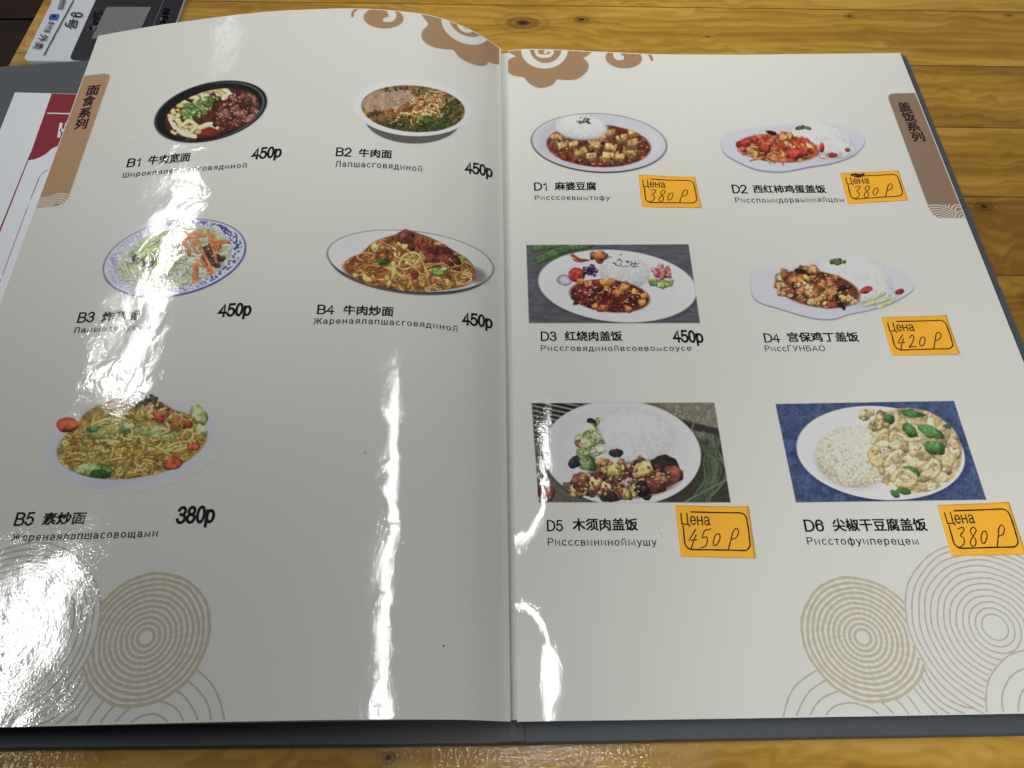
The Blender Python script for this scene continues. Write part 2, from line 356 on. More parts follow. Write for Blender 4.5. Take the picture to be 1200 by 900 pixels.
def stroke_text(s, wd, gap):
    """ribbons with square ends and mitred joins; each stroke a hair higher than the one before is left to the caller"""
    parts = []; x = 0
    for ch in s:
        adv, st = FONT[ch]
        for k, ln in enumerate(st):
            P = np.array(ln, float) + [x, 0]; keep = [0] + [i for i in range(1, len(P)) if np.hypot(*(P[i]-P[i-1])) > 1e-4]; P = P[keep]; n = len(P)
            closed = n > 3 and np.hypot(*(P[0]-P[-1])) < .02
            d = P[1:]-P[:-1]; d /= np.hypot(d[:, 0], d[:, 1])[:, None]; nn = np.stack([-d[:, 1], d[:, 0]], 1); V = []
            for i in range(n):
                if closed and i in (0, n-1): a, b = nn[-1], nn[0]
                else: a, b = nn[max(i-1, 0)], nn[min(i, n-2)]
                m = a + b; q = m @ m; m = m * (2 / max(q, .7)); ext = np.zeros(2)
                if not closed and i == 0: ext = -d[0]*wd*(.5 if n > 2 else .5)*.9
                if not closed and i == n-1: ext = d[-1]*wd*.45
                V += [P[i] + ext + m*wd/2, P[i] + ext - m*wd/2]
            parts.append((np.array(V), [(2*i, 2*i+1, 2*i+3, 2*i+2) for i in range(n-1)]))
        x += adv + gap
    VV = []; FF = []; n = 0
    for V, F in parts: VV.append(V); FF += [tuple(i+n for i in f) for f in F]; n += len(V)
    return np.concatenate(VV), FF

_tc = {}
def cjk_text(s, bold):
    """the program's own built-in ideographs; boldness by laying the glyph down a few times, slightly shifted"""
    key = (s, bold)
    if key not in _tc:
        c = bpy.data.curves.new("t", 'FONT'); c.body = s; c.resolution_u = 3
        o = bpy.data.objects.new("t", c); COL.objects.link(o)
        me = bpy.data.meshes.new_from_object(o.evaluated_get(bpy.context.evaluated_depsgraph_get()))
        V = np.array([v.co[:2] for v in me.vertices]); F = [tuple(q.vertices) for q in me.polygons]
        bpy.data.objects.remove(o); bpy.data.curves.remove(c); bpy.data.meshes.remove(me); VV = []; FF = []; n = 0
        for dx, dy in ((-bold, -bold*.7), (bold, -bold*.7), (bold, bold*.7), (-bold, bold*.7)):
            VV.append(V + [dx, dy]); FF += [tuple(i+n for i in f) for f in F]; n += len(V)
        _tc[key] = (np.concatenate(VV), FF)
    return _tc[key]
def text_map(s, frame, bold=0.0, space=1.0):
    """frame: function (a, b) -> position, a 0..1 along the line, b 0..1 from baseline to cap height"""
    if all(ord(ch) > 0x2e00 for ch in s): V, F = cjk_text(s, max(bold, .006)); b = (V[:, 1] + .075) / .92
    else: V, F = stroke_text(s, bold, space); b = V[:, 1]
    a = (V[:, 0] - V[:, 0].min()) / (V[:, 0].max() - V[:, 0].min())
    return frame(a, b), F
def page_text(name, parts, side, m, parent, lift=.00016, **props):
    VV = []; FF = []; n = 0
    for (s, (u0, v0), (u1, v1), vt, bold, space) in parts:
        x0, t0 = page_at(u0, v0, side); x1, t1 = page_at(u1, v1, side); _, tt = page_at(u0 + (u1-u0)*.05, vt, side); H = tt - t0
        V, F = text_map(s, lambda a, b: on_page(x0 + a*(x1-x0), t0 + a*(t1-t0) + b*H, side, lift), bold, space)
        VV.append(V); FF += [tuple(i + n for i in f) for f in F]; n += len(V)
    return mesh(name, np.concatenate(VV), FF, m, parent, **props)
def join(parts):
    VV = []; FF = []; n = 0
    for V, F in parts:
        VV.append(np.asarray(V, float)); FF += [tuple(i + n for i in f) for f in F]; n += len(V)
    return np.concatenate(VV), FF

# ------------------------------------------------------------------ the printed food pictures: each is painted stroke by stroke into a fine grid of print dots
RNG = np.random.default_rng(7)
def vnoise(X, Y, s, seed):
    r = np.random.default_rng(seed); G = r.random((64, 64)); x = X / s + 1000; y = Y / s + 1000
    i = np.floor(x).astype(int); j = np.floor(y).astype(int); fx = x - i; fy = y - j
    fx = fx*fx*(3-2*fx); fy = fy*fy*(3-2*fy); g = lambda a, b: G[a % 64, b % 64]
    return (g(i, j)*(1-fx)+g(i+1, j)*fx)*(1-fy) + (g(i, j+1)*(1-fx)+g(i+1, j+1)*fx)*fy
def fbm(X, Y, s, seed, o=3):
    v = 0; a = 1; tot = 0
    for k in range(o): v = v + a * vnoise(X, Y, s / 2**k, seed + k); tot += a; a *= .55
    return v / tot
class Canvas:
    def __init__(C, x0, y0, x1, y1, step=.6):
        C.x0, C.y0, C.st = x0, y0, step
        C.X, C.Y = np.meshgrid(np.arange(x0, x1, step), np.arange(y0, y1, step)); C.rgb = np.zeros(C.X.shape + (3,)); C.a = np.zeros(C.X.shape)
        C.seed = int(x0 * 7 + y0)
    def box(C, x0, y0, x1, y1):
        i0 = max(0, int((x0-C.x0)/C.st)); i1 = min(C.X.shape[1], int((x1-C.x0)/C.st)+2); j0 = max(0, int((y0-C.y0)/C.st)); j1 = min(C.X.shape[0], int((y1-C.y0)/C.st)+2)
        return (slice(j0, max(j0, j1)), slice(i0, max(i0, i1)))
    def put(C, m, col, b=np.s_[:, :], clip=None):
        if clip is not None: m = m * clip[b]
        col = np.asarray(col, float); m3 = m[..., None]; a3 = C.a[b][..., None]; o = m3 + a3*(1-m3)
        C.rgb[b] = (col*m3 + C.rgb[b]*a3*(1-m3)) / np.maximum(o, 1e-6); C.a[b] = o[..., 0]
    def em(C, cx, cy, a, b, rot=0, soft=1.0):
        c, s = math.cos(math.radians(rot)), math.sin(math.radians(rot)); dx, dy = C.X-cx, C.Y-cy
        r = np.hypot((dx*c+dy*s)/a, (-dx*s+dy*c)/b); return np.clip((1-r)*min(a, b)/soft + .5, 0, 1)
    def er(C, cx, cy, a, b, rot=0):
        c, s = math.cos(math.radians(rot)), math.sin(math.radians(rot)); dx, dy = C.X-cx, C.Y-cy
        return np.hypot((dx*c+dy*s)/a, (-dx*s+dy*c)/b)
    def ell(C, cx, cy, a, b, rot, col, soft=1.0, clip=None, al=1.0, nz=0, ns=6):
        m = C.em(cx, cy, a, b, rot, soft); col = np.asarray(col, float)
        if nz: col = col * (1 + nz*(fbm(C.X, C.Y, ns, C.seed+int(cx+cy)) - .5)[..., None]*2)
        C.put(m*al, col, clip=clip); return m
    def pm(C, pts, soft=1.0):
        P = np.asarray(pts, float); ins = np.zeros(C.X.shape, bool); D = np.full(C.X.shape, 1e9)
        for i in range(len(P)):
            (xa, ya), (xb, yb) = P[i-1], P[i]
            if ya != yb: ins ^= ((ya > C.Y) != (yb > C.Y)) & (C.X < (xb-xa)*(C.Y-ya)/(yb-ya) + xa)
            L2 = (xb-xa)**2+(yb-ya)**2+1e-9; h = np.clip(((C.X-xa)*(xb-xa)+(C.Y-ya)*(yb-ya))/L2, 0, 1)
            D = np.minimum(D, np.hypot(C.X-xa-h*(xb-xa), C.Y-ya-h*(yb-ya)))
        return np.clip(np.where(ins, D, -D)/soft + .5, 0, 1)
    def poly(C, pts, col, soft=1.0, clip=None, al=1.0): m = C.pm(pts, soft); C.put(m*al, col, clip=clip); return m
    def stroke(C, pts, wd, col, dark=.55, clip=None, al=1.0, soft=.8, hi=.18):
        P = np.asarray(pts, float); lo = P.min(0)-wd-1; hg = P.max(0)+wd+1; b = C.box(lo[0], lo[1], hg[0], hg[1]); X, Y = C.X[b], C.Y[b]
        if X.size == 0: return
        D = np.full(X.shape, 1e9); SG = np.zeros(X.shape)
        for i in range(len(P)-1):
            (xa, ya), (xb, yb) = P[i], P[i+1]; L2 = (xb-xa)**2+(yb-ya)**2+1e-9; h = np.clip(((X-xa)*(xb-xa)+(Y-ya)*(yb-ya))/L2, 0, 1)
            px, py = X-xa-h*(xb-xa), Y-ya-h*(yb-ya); d = np.hypot(px, py); q = d < D; D = np.where(q, d, D); SG = np.where(q, -(px*.4+py)/(wd/2), SG)
        m = np.clip((wd/2-D)/soft+.5, 0, 1)*al; e = np.clip(D/(wd/2), 0, 1)
        sh = (1-(1-dark)*e**3.2) * (1 + hi*np.clip(SG, -1, 1)); C.put(m, np.asarray(col, float)*sh[..., None], b, clip)
    def blob(C, cx, cy, r, col, asp=.75, rot=0, rough=.25, lite=.35, clip=None, seed=0, box=False, soft=.8, tx=.75, ed=.38):
        b = C.box(cx-r*1.5, cy-r*1.5, cx+r*1.5, cy+r*1.5); X, Y = C.X[b], C.Y[b]
        if X.size == 0: return
        c, s = math.cos(math.radians(rot)), math.sin(math.radians(rot)); dx, dy = X-cx, Y-cy; u, v = (dx*c+dy*s)/r, (-dx*s+dy*c)/(r*asp)
        rr = (np.maximum(np.abs(u), np.abs(v))*1.1 if box else np.hypot(u, v)) + rough*(fbm(X, Y, max(2., r*.8), seed, 2)-.5)*2.6
        m = np.clip((1-rr)*r*asp/soft+.5, 0, 1); tex = fbm(X, Y, max(2.2, r*.5), seed+3, 2)-.5
        sh = 1 + lite*(-dy/r*.8 - dx/r*.3) + tex*tx - ed*np.clip(rr-.5, 0, 1)*1.8; C.put(m, np.asarray(col, float)*np.clip(sh, .3, 1.22)[..., None], b, clip)
    def pts_in(C, n, cx, cy, a, b, rot=0, rng=RNG):
        th = rng.random(n)*2*np.pi; r = np.sqrt(rng.random(n)); c, s = math.cos(math.radians(rot)), math.sin(math.radians(rot)); u, v = a*r*np.cos(th), b*r*np.sin(th)
        return np.stack([cx+u*c-v*s, cy+u*s+v*c], 1)
    def blobs(C, n, reg, r, cols, clip=None, asp=(.6, .95), rough=.25, lite=.35, box=False, rotr=180, tx=.75, ed=.38):
        for p in sorted(C.pts_in(n, *reg).tolist(), key=lambda q: q[1]):
            C.blob(p[0], p[1], RNG.uniform(*r), np.array(cols[RNG.integers(len(cols))])*RNG.uniform(.82, 1.15), RNG.uniform(*asp), RNG.uniform(-rotr, rotr), rough, lite, clip, int(RNG.integers(9999)), box, .8, tx, ed)
    def noodles(C, n, reg, L, wd, cols, clip=None, curl=.35, ang=None, asp=.6, dark=.5):
        for p in sorted(C.pts_in(n, *reg).tolist(), key=lambda q: q[1] + RNG.normal()*8):
            th = RNG.uniform(0, 2*np.pi) if ang is None else math.radians(ang)+RNG.normal()*.5; k = RNG.normal()*curl; P = [p]; l = RNG.uniform(.5, 1)*L; ns = 9
            for _ in range(ns):
                th += k + RNG.normal()*curl*.5; P.append([P[-1][0]+math.cos(th)*l/ns, P[-1][1]+math.sin(th)*asp*l/ns])
            C.stroke(crom(P, 2), RNG.uniform(.8, 1.2)*wd, np.array(cols[RNG.integers(len(cols))])*RNG.uniform(.8, 1.12), dark, clip)
    def erase(C, m): C.a *= 1 - m
    def line_m(C, pts, wd):
        D = np.full(C.X.shape, 1e9); P = np.asarray(pts, float)
        for (xa, ya), (xb, yb) in zip(P[:-1], P[1:]):
            L2 = (xb-xa)**2+(yb-ya)**2+1e-9; h = np.clip(((C.X-xa)*(xb-xa)+(C.Y-ya)*(yb-ya))/L2, 0, 1); D = np.minimum(D, np.hypot(C.X-xa-h*(xb-xa), C.Y-ya-h*(yb-ya)))
        return np.clip((wd/2-D)/.8+.5, 0, 1)
    def rice(C, cx, cy, a, b, rot=0, col=(216, 216, 214), clip=None, amp=.06, top=(1.06, .86)):
        C.put(C.em(cx, cy+b*.12, a*1.04, b*1.0, rot, 6)*.35, (150, 146, 146), clip=clip)
        m = C.em(cx, cy, a, b, rot, 2.0); y = np.clip((C.Y-cy)/b*.5+.5, 0, 1); n = fbm(C.X, C.Y, 2.4, C.seed+5, 2)-.5
        edge = np.clip(C.er(cx, cy, a, b, rot), 0, 1)**5
        sh = top[0] + (top[1]-top[0])*y + n*amp*2 - .10*edge; C.put(m, np.asarray(col, float)*sh[..., None], clip=clip)
    def dots(C, n, reg, col, r=.7, clip=None):
        for x, y in C.pts_in(n, *reg): C.stroke([(x-.6, y), (x+.7, y+RNG.normal()*.5)], r*RNG.uniform(.8, 1.8), col, .9, clip)

def print_picture(name, C, side, gain, parent, lift=.00007, grain=False, **props):
    """lay the painted dots on the page; unprinted dots are cut away"""
    x, t = page_at(C.X, C.Y, side)
    a = C.a; ok = (x < XR-.0003) & (x > XL+.0003) & (t < T1-.0004) & (t > T0+.0004) & ((x > .0034 - .0014*(T1-t)/(T1-T0)) if side == 'R' else (x < -.0008))
    if grain:                                  # fine tonal texture of a printed photograph, strongest in the food itself
        sat = (C.rgb.max(-1)-C.rgb.min(-1))/(C.rgb.max(-1)+1); g1 = fbm(C.X, C.Y, 2.6, C.seed+91, 2)-.5; g2 = fbm(C.X, C.Y, 7.0, C.seed+92, 2)-.5
        C.rgb = C.rgb*(1+np.clip(sat*2.2-.25, .03, 1)*(.55*g1+.5*g2))[..., None]
    if grain: gm = C.rgb.mean(-1, keepdims=True); gr = np.clip((C.rgb[..., 1]-C.rgb.max(-1)+1)*1., 0, 1)[..., None]; C.rgb = gm + (C.rgb-gm)*(.88-.16*gr)
    c = lin(np.clip(C.rgb, 0, 255))*gain; c = np.where(c > .6, .6+.2*np.tanh((c-.6)/.2), c)
    c = np.array(PAGE)*(1-a[..., None]) + c*a[..., None]
    keep = (a > .02) & ok; h, wd = a.shape; idx = np.arange(h*wd).reshape(h, wd)
    q = (keep[:-1, :-1] | keep[1:, :-1] | keep[:-1, 1:] | keep[1:, 1:]) & ok[:-1, :-1] & ok[1:, :-1] & ok[:-1, 1:] & ok[1:, 1:]
    F = np.stack([idx[:-1, :-1][q], idx[1:, :-1][q], idx[1:, 1:][q], idx[:-1, 1:][q]], 1)
    used = np.unique(F); re = np.zeros(h*wd, int); re[used] = np.arange(len(used))
    V = on_page(x.ravel()[used], t.ravel()[used], side, lift)
    return mesh(name, V, re[F], M_print, parent, True, c.reshape(-1, 3)[used], **props)

def pic_wide_noodles():
    C = Canvas(176, 89, 318, 173); C.ell(247, 131, 68, 33.8, -14, (16, 15, 17)); r = C.er(247, 131, 68, 33.8, -14)
    C.put(np.clip(1-np.abs(r-.93)*28, 0, 1)*np.clip((C.X-225)/60, 0, 1)*.55, (150, 150, 152)); C.put(np.clip(1-np.abs(r-.97)*50, 0, 1)*np.clip((230-C.X)/40, 0, 1)*.4, (140, 140, 140))
    k = C.ell(249, 133, 57, 26.5, -14, (72, 27, 18), nz=.45, ns=5); C.ell(236, 152, 22, 8, -8, (112, 30, 16), 4, k, nz=.3)
    nd = [(226, 202, 138), (214, 184, 116), (232, 214, 160)]
    C.noodles(12, (211, 138, 11, 20, 14), 22, 5, nd, k, 1.0, None, .8, .4); C.noodles(8, (244, 110, 20, 5, -10), 22, 5, nd, k, .9, None, .6, .4); C.noodles(7, (226, 152, 16, 6, 0), 20, 4, nd, k, .8, None, .5, .4); C.noodles(5, (297, 137, 8, 6, -40), 16, 4, nd, k, .6, None, .6, .4)
    for P in ([(200, 140), (206, 150), (216, 157), (228, 160)], [(201, 128), (207, 138), (212, 148)], [(207, 122), (214, 128), (208, 136)], [(214, 118), (222, 124), (216, 132), (224, 137)], [(222, 113), (232, 116), (228, 122), (238, 120)], [(233, 110), (242, 106), (254, 106), (262, 111)], [(240, 116), (236, 109), (246, 104), (258, 103), (266, 109)], [(262, 104), (268, 110), (262, 115)], [(214, 147), (222, 142), (230, 148), (224, 155)], [(290, 141), (298, 138), (303, 131)], [(234, 150), (246, 146), (256, 150)]):
        C.stroke(crom(P, 5), RNG.uniform(4.6, 6.4), nd[RNG.integers(3)], .6, k)
    C.dots(14, (215, 135, 20, 22, 0), (96, 30, 16), 1.8, k)
    C.blobs(34, (279, 130, 25, 18, -14), (3.5, 7.5), [(98, 60, 46), (112, 70, 54), (80, 44, 36), (132, 88, 70)], k, lite=.4, asp=(.45, .8), rough=.35); C.blobs(9, (262, 147, 16, 7, -14), (3, 6), [(112, 56, 36), (92, 38, 26)], k, lite=.5)
    C.blobs(80, (231, 127, 20, 9.5, -24), (1.5, 3.3), [(116, 146, 66), (94, 126, 52), (144, 168, 92), (74, 104, 44)], k, lite=.3, rough=.5); C.blobs(16, (248, 119, 9, 6, -20), (1.5, 3), [(72, 110, 40), (100, 140, 56)], k)
    C.dots(40, (275, 130, 26, 18, -14), (190, 140, 110), .8, k); return C
def pic_beef_soup():
    C = Canvas(411, 91, 557, 170); C.ell(483.5, 140, 56, 28.5, 2, (84, 80, 78)); C.ell(483.5, 126.5, 69.5, 33, 3, (222, 224, 228)); r = C.er(483.5, 126.5, 69.5, 33, 3); C.put(np.clip((r-.93)*14, 0, 1)*np.clip((1-r)*40, 0, 1)*.25, (150, 150, 155))
    k = C.ell(484, 127.5, 61, 27.3, 4, (120, 84, 38), nz=.4, ns=4); C.ell(484, 150, 50, 9, 2, (70, 70, 34), 6, k, nz=.5, ns=3); C.ell(524, 128, 20, 20, 0, (88, 74, 34), 8, k, nz=.5, ns=3)
    C.noodles(56, (488, 124, 30, 13, -8), 24, 2.1, [(222, 174, 104), (206, 150, 84), (232, 196, 130), (190, 110, 62)], k, .25, -12, .6); C.noodles(16, (500, 112, 30, 6, 12), 22, 1.5, [(190, 160, 96), (150, 118, 60)], k, .2, 14)
    C.poly(crom([(425, 119), (437, 109), (458, 104), (476, 106), (486, 113), (474, 122), (456, 128), (436, 132), (427, 127)], 5, True), (148, 122, 98), 1.5, k)
    for i in range(26): x = RNG.uniform(428, 482); y = 119+RNG.uniform(-11, 9); C.stroke([(x, y), (x+RNG.uniform(5, 12), y-RNG.uniform(0, 3))], 1.1, (134+RNG.uniform(-20, 50), 104+RNG.uniform(-10, 40), 84+RNG.uniform(-8, 30)), .9, k, .7)
    C.blobs(130, (500, 145, 40, 9, 4), (1.2, 2.4), [(52, 84, 30), (38, 62, 24), (78, 104, 40), (96, 86, 36)], k); C.blobs(50, (528, 130, 14, 16, 0), (1.2, 2.4), [(60, 84, 34), (48, 54, 26), (110, 84, 44)], k); C.blobs(36, (450, 140, 24, 8, 20), (1.2, 2.2), [(70, 70, 30), (120, 92, 44), (52, 58, 26)], k); C.blobs(30, (480, 106, 34, 3, 2), (1.1, 2), [(60, 70, 30), (120, 96, 48)], k)
    C.dots(46, (492, 124, 24, 9, -6), (120, 50, 26), .9, k); C.dots(30, (480, 130, 45, 18, 0), (236, 214, 150), .7, k); return C
def pic_sauce_noodles():
    C = Canvas(116, 253, 293, 353); C.ell(204.6, 303, 85.5, 44, -12, (42, 42, 118)); C.ell(204.4, 302.4, 83.8, 42.5, -12, (176, 178, 202)); r = C.er(204.6, 302, 85, 43.5, -12)
    n = fbm(C.X, C.Y, 1.9, 77, 2); band = np.clip((r-.80)*30, 0, 1)*np.clip((.955-r)*40, 0, 1); C.put(band*np.clip((n-.47)*9, 0, 1)*np.clip(.55+(C.X-C.Y*.3-110)/170, .35, 1), (52, 56, 126)); C.put(np.clip(1-np.abs(r-.80)*60, 0, 1)*.5, (110, 114, 160))
    k = C.em(204.6, 303, 68, 34, -12, 1.5); C.put(k, np.array((150, 158, 116))*(1+.5*(fbm(C.X, C.Y, 5, 4)-.5))[..., None]); C.noodles(90, (196, 314, 62, 22, -12), 34, 4.0, [(196, 202, 164), (182, 190, 146), (206, 210, 180), (166, 178, 130)], k, .45, None, .6, .42)
    C.noodles(22, (240, 300, 40, 20, -12), 30, 3.2, [(204, 206, 170), (190, 190, 140)], k, .5)
    C.blobs(46, (178, 303, 27, 9, 5), (2, 4.5), [(72, 46, 38), (92, 60, 48), (58, 36, 32)], k, lite=.5); C.blobs(40, (250, 300, 14, 13, 20), (2, 4.2), [(70, 46, 40), (92, 60, 50), (58, 36, 32)], k, lite=.5)
    for i in range(40): x = RNG.uniform(168, 214); y = RNG.uniform(272, 296); a = RNG.normal()*.25-.62; l = RNG.uniform(10, 24); C.stroke([(x-l*math.cos(a), y-l*math.sin(a)), (x+l*.6*math.cos(a), y+l*.6*math.sin(a))], 2.1, np.array([(146, 178, 78), (172, 196, 104), (116, 150, 58)][RNG.integers(3)])*RNG.uniform(.85, 1.1), .6, k)
    for i in range(20): x = RNG.uniform(196, 250); y = RNG.uniform(268, 278); C.stroke([(x-12, y+RNG.normal()*2), (x+12, y-4+RNG.normal()*2)], 2.2, (156, 178, 92), .6, k)
    for i in range(9): x = 226+RNG.normal()*12; C.stroke([(x, 276+RNG.normal()*4), (x+RNG.uniform(4, 12), 296+RNG.normal()*5)], 3.0, (196, 112, 64), .6, k)
    for P in ([(228, 310), (226, 336)], [(232, 306), (230, 334)], [(236, 304), (248, 322)], [(240, 300), (250, 320)], [(246, 282), (270, 284)], [(248, 288), (272, 282)], [(192, 296), (206, 308)], [(204, 282), (240, 276)], [(206, 276), (236, 272)], [(212, 280), (222, 300)]): C.stroke(P, 3.4, np.array((194, 98, 54))*RNG.uniform(.85, 1.15), .6, k)
    for P in ([(152, 313), (176, 316), (196, 311)], [(190, 314), (204, 308)], [(170, 330), (190, 318), (210, 316)], [(166, 286), (200, 320)]): C.stroke(crom(P, 4), 2, (150, 186, 84), .6, k)
    return C
def pic_beef_fried():
    C = Canvas(379, 266, 583, 350); C.ell(480, 313, 93, 32, 6, (72, 78, 82)); C.ell(481, 306.5, 98.5, 36, 6, (48, 52, 56)); C.ell(481, 306, 97.2, 34.9, 6, (202, 203, 200), nz=.05, ns=30); C.ell(556, 322, 16, 9, 20, (120, 122, 120), 6)
    k = np.maximum(C.em(480, 318, 78, 23, 4, 2), C.pm(crom([(408, 312), (422, 298), (440, 283), (462, 275), (478, 270), (492, 274), (510, 281), (534, 295), (552, 308), (556, 326), (530, 338), (470, 336), (420, 326)], 5, True), 2)); C.put(k, np.array((128, 74, 38))*(1+.7*(fbm(C.X, C.Y, 5, 6)-.5))[..., None])
    ND = [(202, 142, 72), (180, 116, 54), (216, 168, 98), (158, 92, 44)]
    C.blobs(24, (480, 312, 66, 24, 4), (4, 8), [(134, 54, 46), (116, 44, 34), (150, 76, 56)], k, lite=.4); C.noodles(130, (482, 312, 74, 26, 4), 46, 2.8, ND, k, .4, None, .6, .42); C.blobs(16, (470, 298, 34, 16, 0), (3, 6), [(206, 186, 104), (192, 160, 78)], k)
    C.blobs(12, (508, 300, 30, 9, 28), (4, 8), [(138, 56, 48), (122, 46, 40)], k, lite=.4); C.blob(475, 278, 11, (136, 62, 54), .75, 8, .2, .4, None, 3); C.blobs(5, (420, 298, 10, 8, -30), (4, 7), [(146, 62, 54)], k)
    C.noodles(40, (482, 316, 70, 20, 4), 50, 2.7, ND, k, .5, None, .6, .42); C.blobs(10, (518, 298, 22, 7, 30), (5, 10), [(124, 54, 46), (110, 46, 40)], k, asp=(.35, .5), lite=.3, rotr=50)
    C.stroke(crom([(468, 308), (468, 314), (478, 315), (488, 308), (492, 300), (484, 296), (474, 299), (468, 308)], 4), 2.4, (222, 176, 110), .6); C.stroke(crom([(460, 310), (466, 320), (474, 324), (472, 316), (462, 312)], 4), 2.2, (214, 164, 92), .6); C.stroke(crom([(491, 298), (496, 310), (502, 322)], 4), 2.2, (222, 176, 110), .6)
    C.blob(515, 318, 10, (126, 160, 62), .55, -12, .2, .5, k, 9); C.blob(521, 315, 5, (214, 214, 140), .4, -15, .2, .3, k, 10); C.blob(448, 307, 9, (58, 92, 44), .4, 5, .2, .4, k, 11); C.blob(543, 302, 5, (130, 158, 62), .6, 30, .2, .4, k, 12); C.blobs(10, (440, 328, 30, 6, 6), (3, 5), [(196, 110, 50), (206, 170, 80)], k); C.blobs(6, (510, 332, 24, 4, 4), (3, 5), [(206, 100, 50), (196, 150, 70)], k); C.blob(486, 322, 6, (140, 40, 60), .8, 60, .2, .4, k, 14)
    return C
def pic_veg_fried():
    C = Canvas(44, 458, 263, 580); C.ell(154, 519.5, 106, 54, -8, (164, 164, 180), 7, None, .9); C.ell(155, 517, 92, 44, -8, (158, 158, 176), 8); C.ell(140, 562, 60, 8, -14, (150, 150, 172), 10, C.em(154, 520, 106, 54, -8), .7)
    k = np.maximum(C.em(155, 520, 88, 40, -8, 2), C.em(150, 500, 60, 34, -5, 2)); C.put(k, np.array((128, 100, 44))*(1+.7*(fbm(C.X, C.Y, 5, 8)-.5))[..., None]); ND = [(178, 150, 74), (164, 134, 58), (188, 164, 94), (148, 116, 48)]
    C.noodles(240, (155, 520, 84, 40, -8), 34, 3.6, ND, k, .4, None, .6, .42); C.noodles(50, (98, 532, 34, 24, 0), 24, 3.6, ND, k, .8, None, .6, .42); C.noodles(60, (168, 524, 54, 16, -10), 32, 3.4, ND, k, .18, -12, .6, .45)
    C.blobs(14, (185, 488, 40, 14, 6), (3, 6), [(146, 84, 54), (162, 102, 70)], k)
    for (x, y, r, c, a, q) in ((128, 506, 18, (160, 182, 96), .42, -8), (182, 505, 22, (156, 178, 92), .36, 6), (152, 498, 16, (176, 188, 112), .4, -25), (233, 486, 12, (166, 186, 106), .8, 60), (112, 552, 20, (110, 150, 64), .5, -4), (118, 556, 12, (46, 82, 36), .5, 0), (96, 551, 10, (160, 186, 104), .6, -20), (236, 505, 8, (170, 188, 120), .7, 30), (110, 503, 9, (86, 116, 56), .4, -10)): C.blob(x, y, r, c, a, q, .22, .3, None if x > 225 else k, int(x))
    for (x, y, r, q) in ((80, 498, 14, -8), (203, 543, 12, -20), (214, 495, 12, 20), (226, 523, 8, 10), (186, 490, 8, 30)): C.blob(x, y, r, (182, 72, 42), .62, q, .15, .5, None, int(x))
    C.blobs(26, (168, 468, 16, 7, -10), (2, 4.5), [(52, 46, 52), (70, 60, 56)], None); C.blobs(14, (196, 476, 20, 6, 5), (2, 4), [(88, 64, 40), (150, 110, 60)], k); C.noodles(24, (172, 500, 60, 18, -8), 30, 3.4, ND, k, .5, None, .6, .45); C.stroke(crom([(214, 512), (218, 504), (225, 506), (226, 513), (218, 518), (212, 512)], 5), 3, (180, 150, 80), .6); C.stroke(crom([(136, 552), (140, 549), (144, 553), (140, 557), (136, 552)], 5), 2.6, (192, 166, 90), .6)
    return C
def pic_mapo_tofu():
    C = Canvas(618, 129, 785, 206); C.ell(702, 168, 80, 35, 3, (66, 46, 46)); C.ell(702, 167.3, 78.8, 33.8, 3, (190, 186, 198)); r = C.er(702, 167.3, 79, 34, 3); C.put(np.clip((C.X-745)/30, 0, 1)*np.clip(1-np.abs(r-.85)*8, 0, 1)*.5, (216, 218, 230)); C.put(np.clip((690-C.X)/60, 0, 1)*np.clip(1-np.abs(r-.82)*6, 0, 1)*.35, (150, 146, 160))
    k = C.em(701.5, 171, 61, 25, 3, 1.5); C.put(k, np.array((104, 42, 26))*(1+.9*(fbm(C.X, C.Y, 4, 12)-.5))[..., None]); C.blobs(120, (702, 172, 60, 23, 3), (1.3, 3), [(86, 30, 20), (130, 62, 36), (72, 30, 22), (154, 92, 56)], k, lite=.5)
    for x, y, s in ((652, 163, 7), (660, 170, 7.5), (672, 169, 6), (680, 178, 8), (696, 170, 8), (716, 173, 8), (712, 183, 7.5), (693, 183, 6.5), (738, 177, 9), (740, 168, 8), (728, 162, 7), (714, 156, 7), (704, 160, 6), (742, 154, 7), (650, 160, 5), (726, 184, 6)):
        c = np.array((206, 152, 90))*RNG.uniform(.85, 1.1); q = RNG.uniform(-20, 20); s *= 1.12; C.blob(x, y+s*.3, s, c*.62, .7, q, .08, .2, k, int(x), True, .8, .4, .2); C.blob(x+.3, y-s*.12, s*.88, c*1.05, .5, q-10, .08, .2, k, int(x)+1, True, .8, .45, .1)
    C.blobs(40, (702, 174, 58, 21, 3), (.9, 1.8), [(92, 34, 22), (150, 84, 48), (70, 26, 20)], k, lite=.5); C.dots(40, (705, 174, 55, 20, 3), (226, 180, 130), .7, k)
    C.rice(681, 149.5, 31, 14.5, 4, (216, 218, 216)); C.dots(36, (684, 142, 9, 4, 5), (50, 50, 50), .8); return C
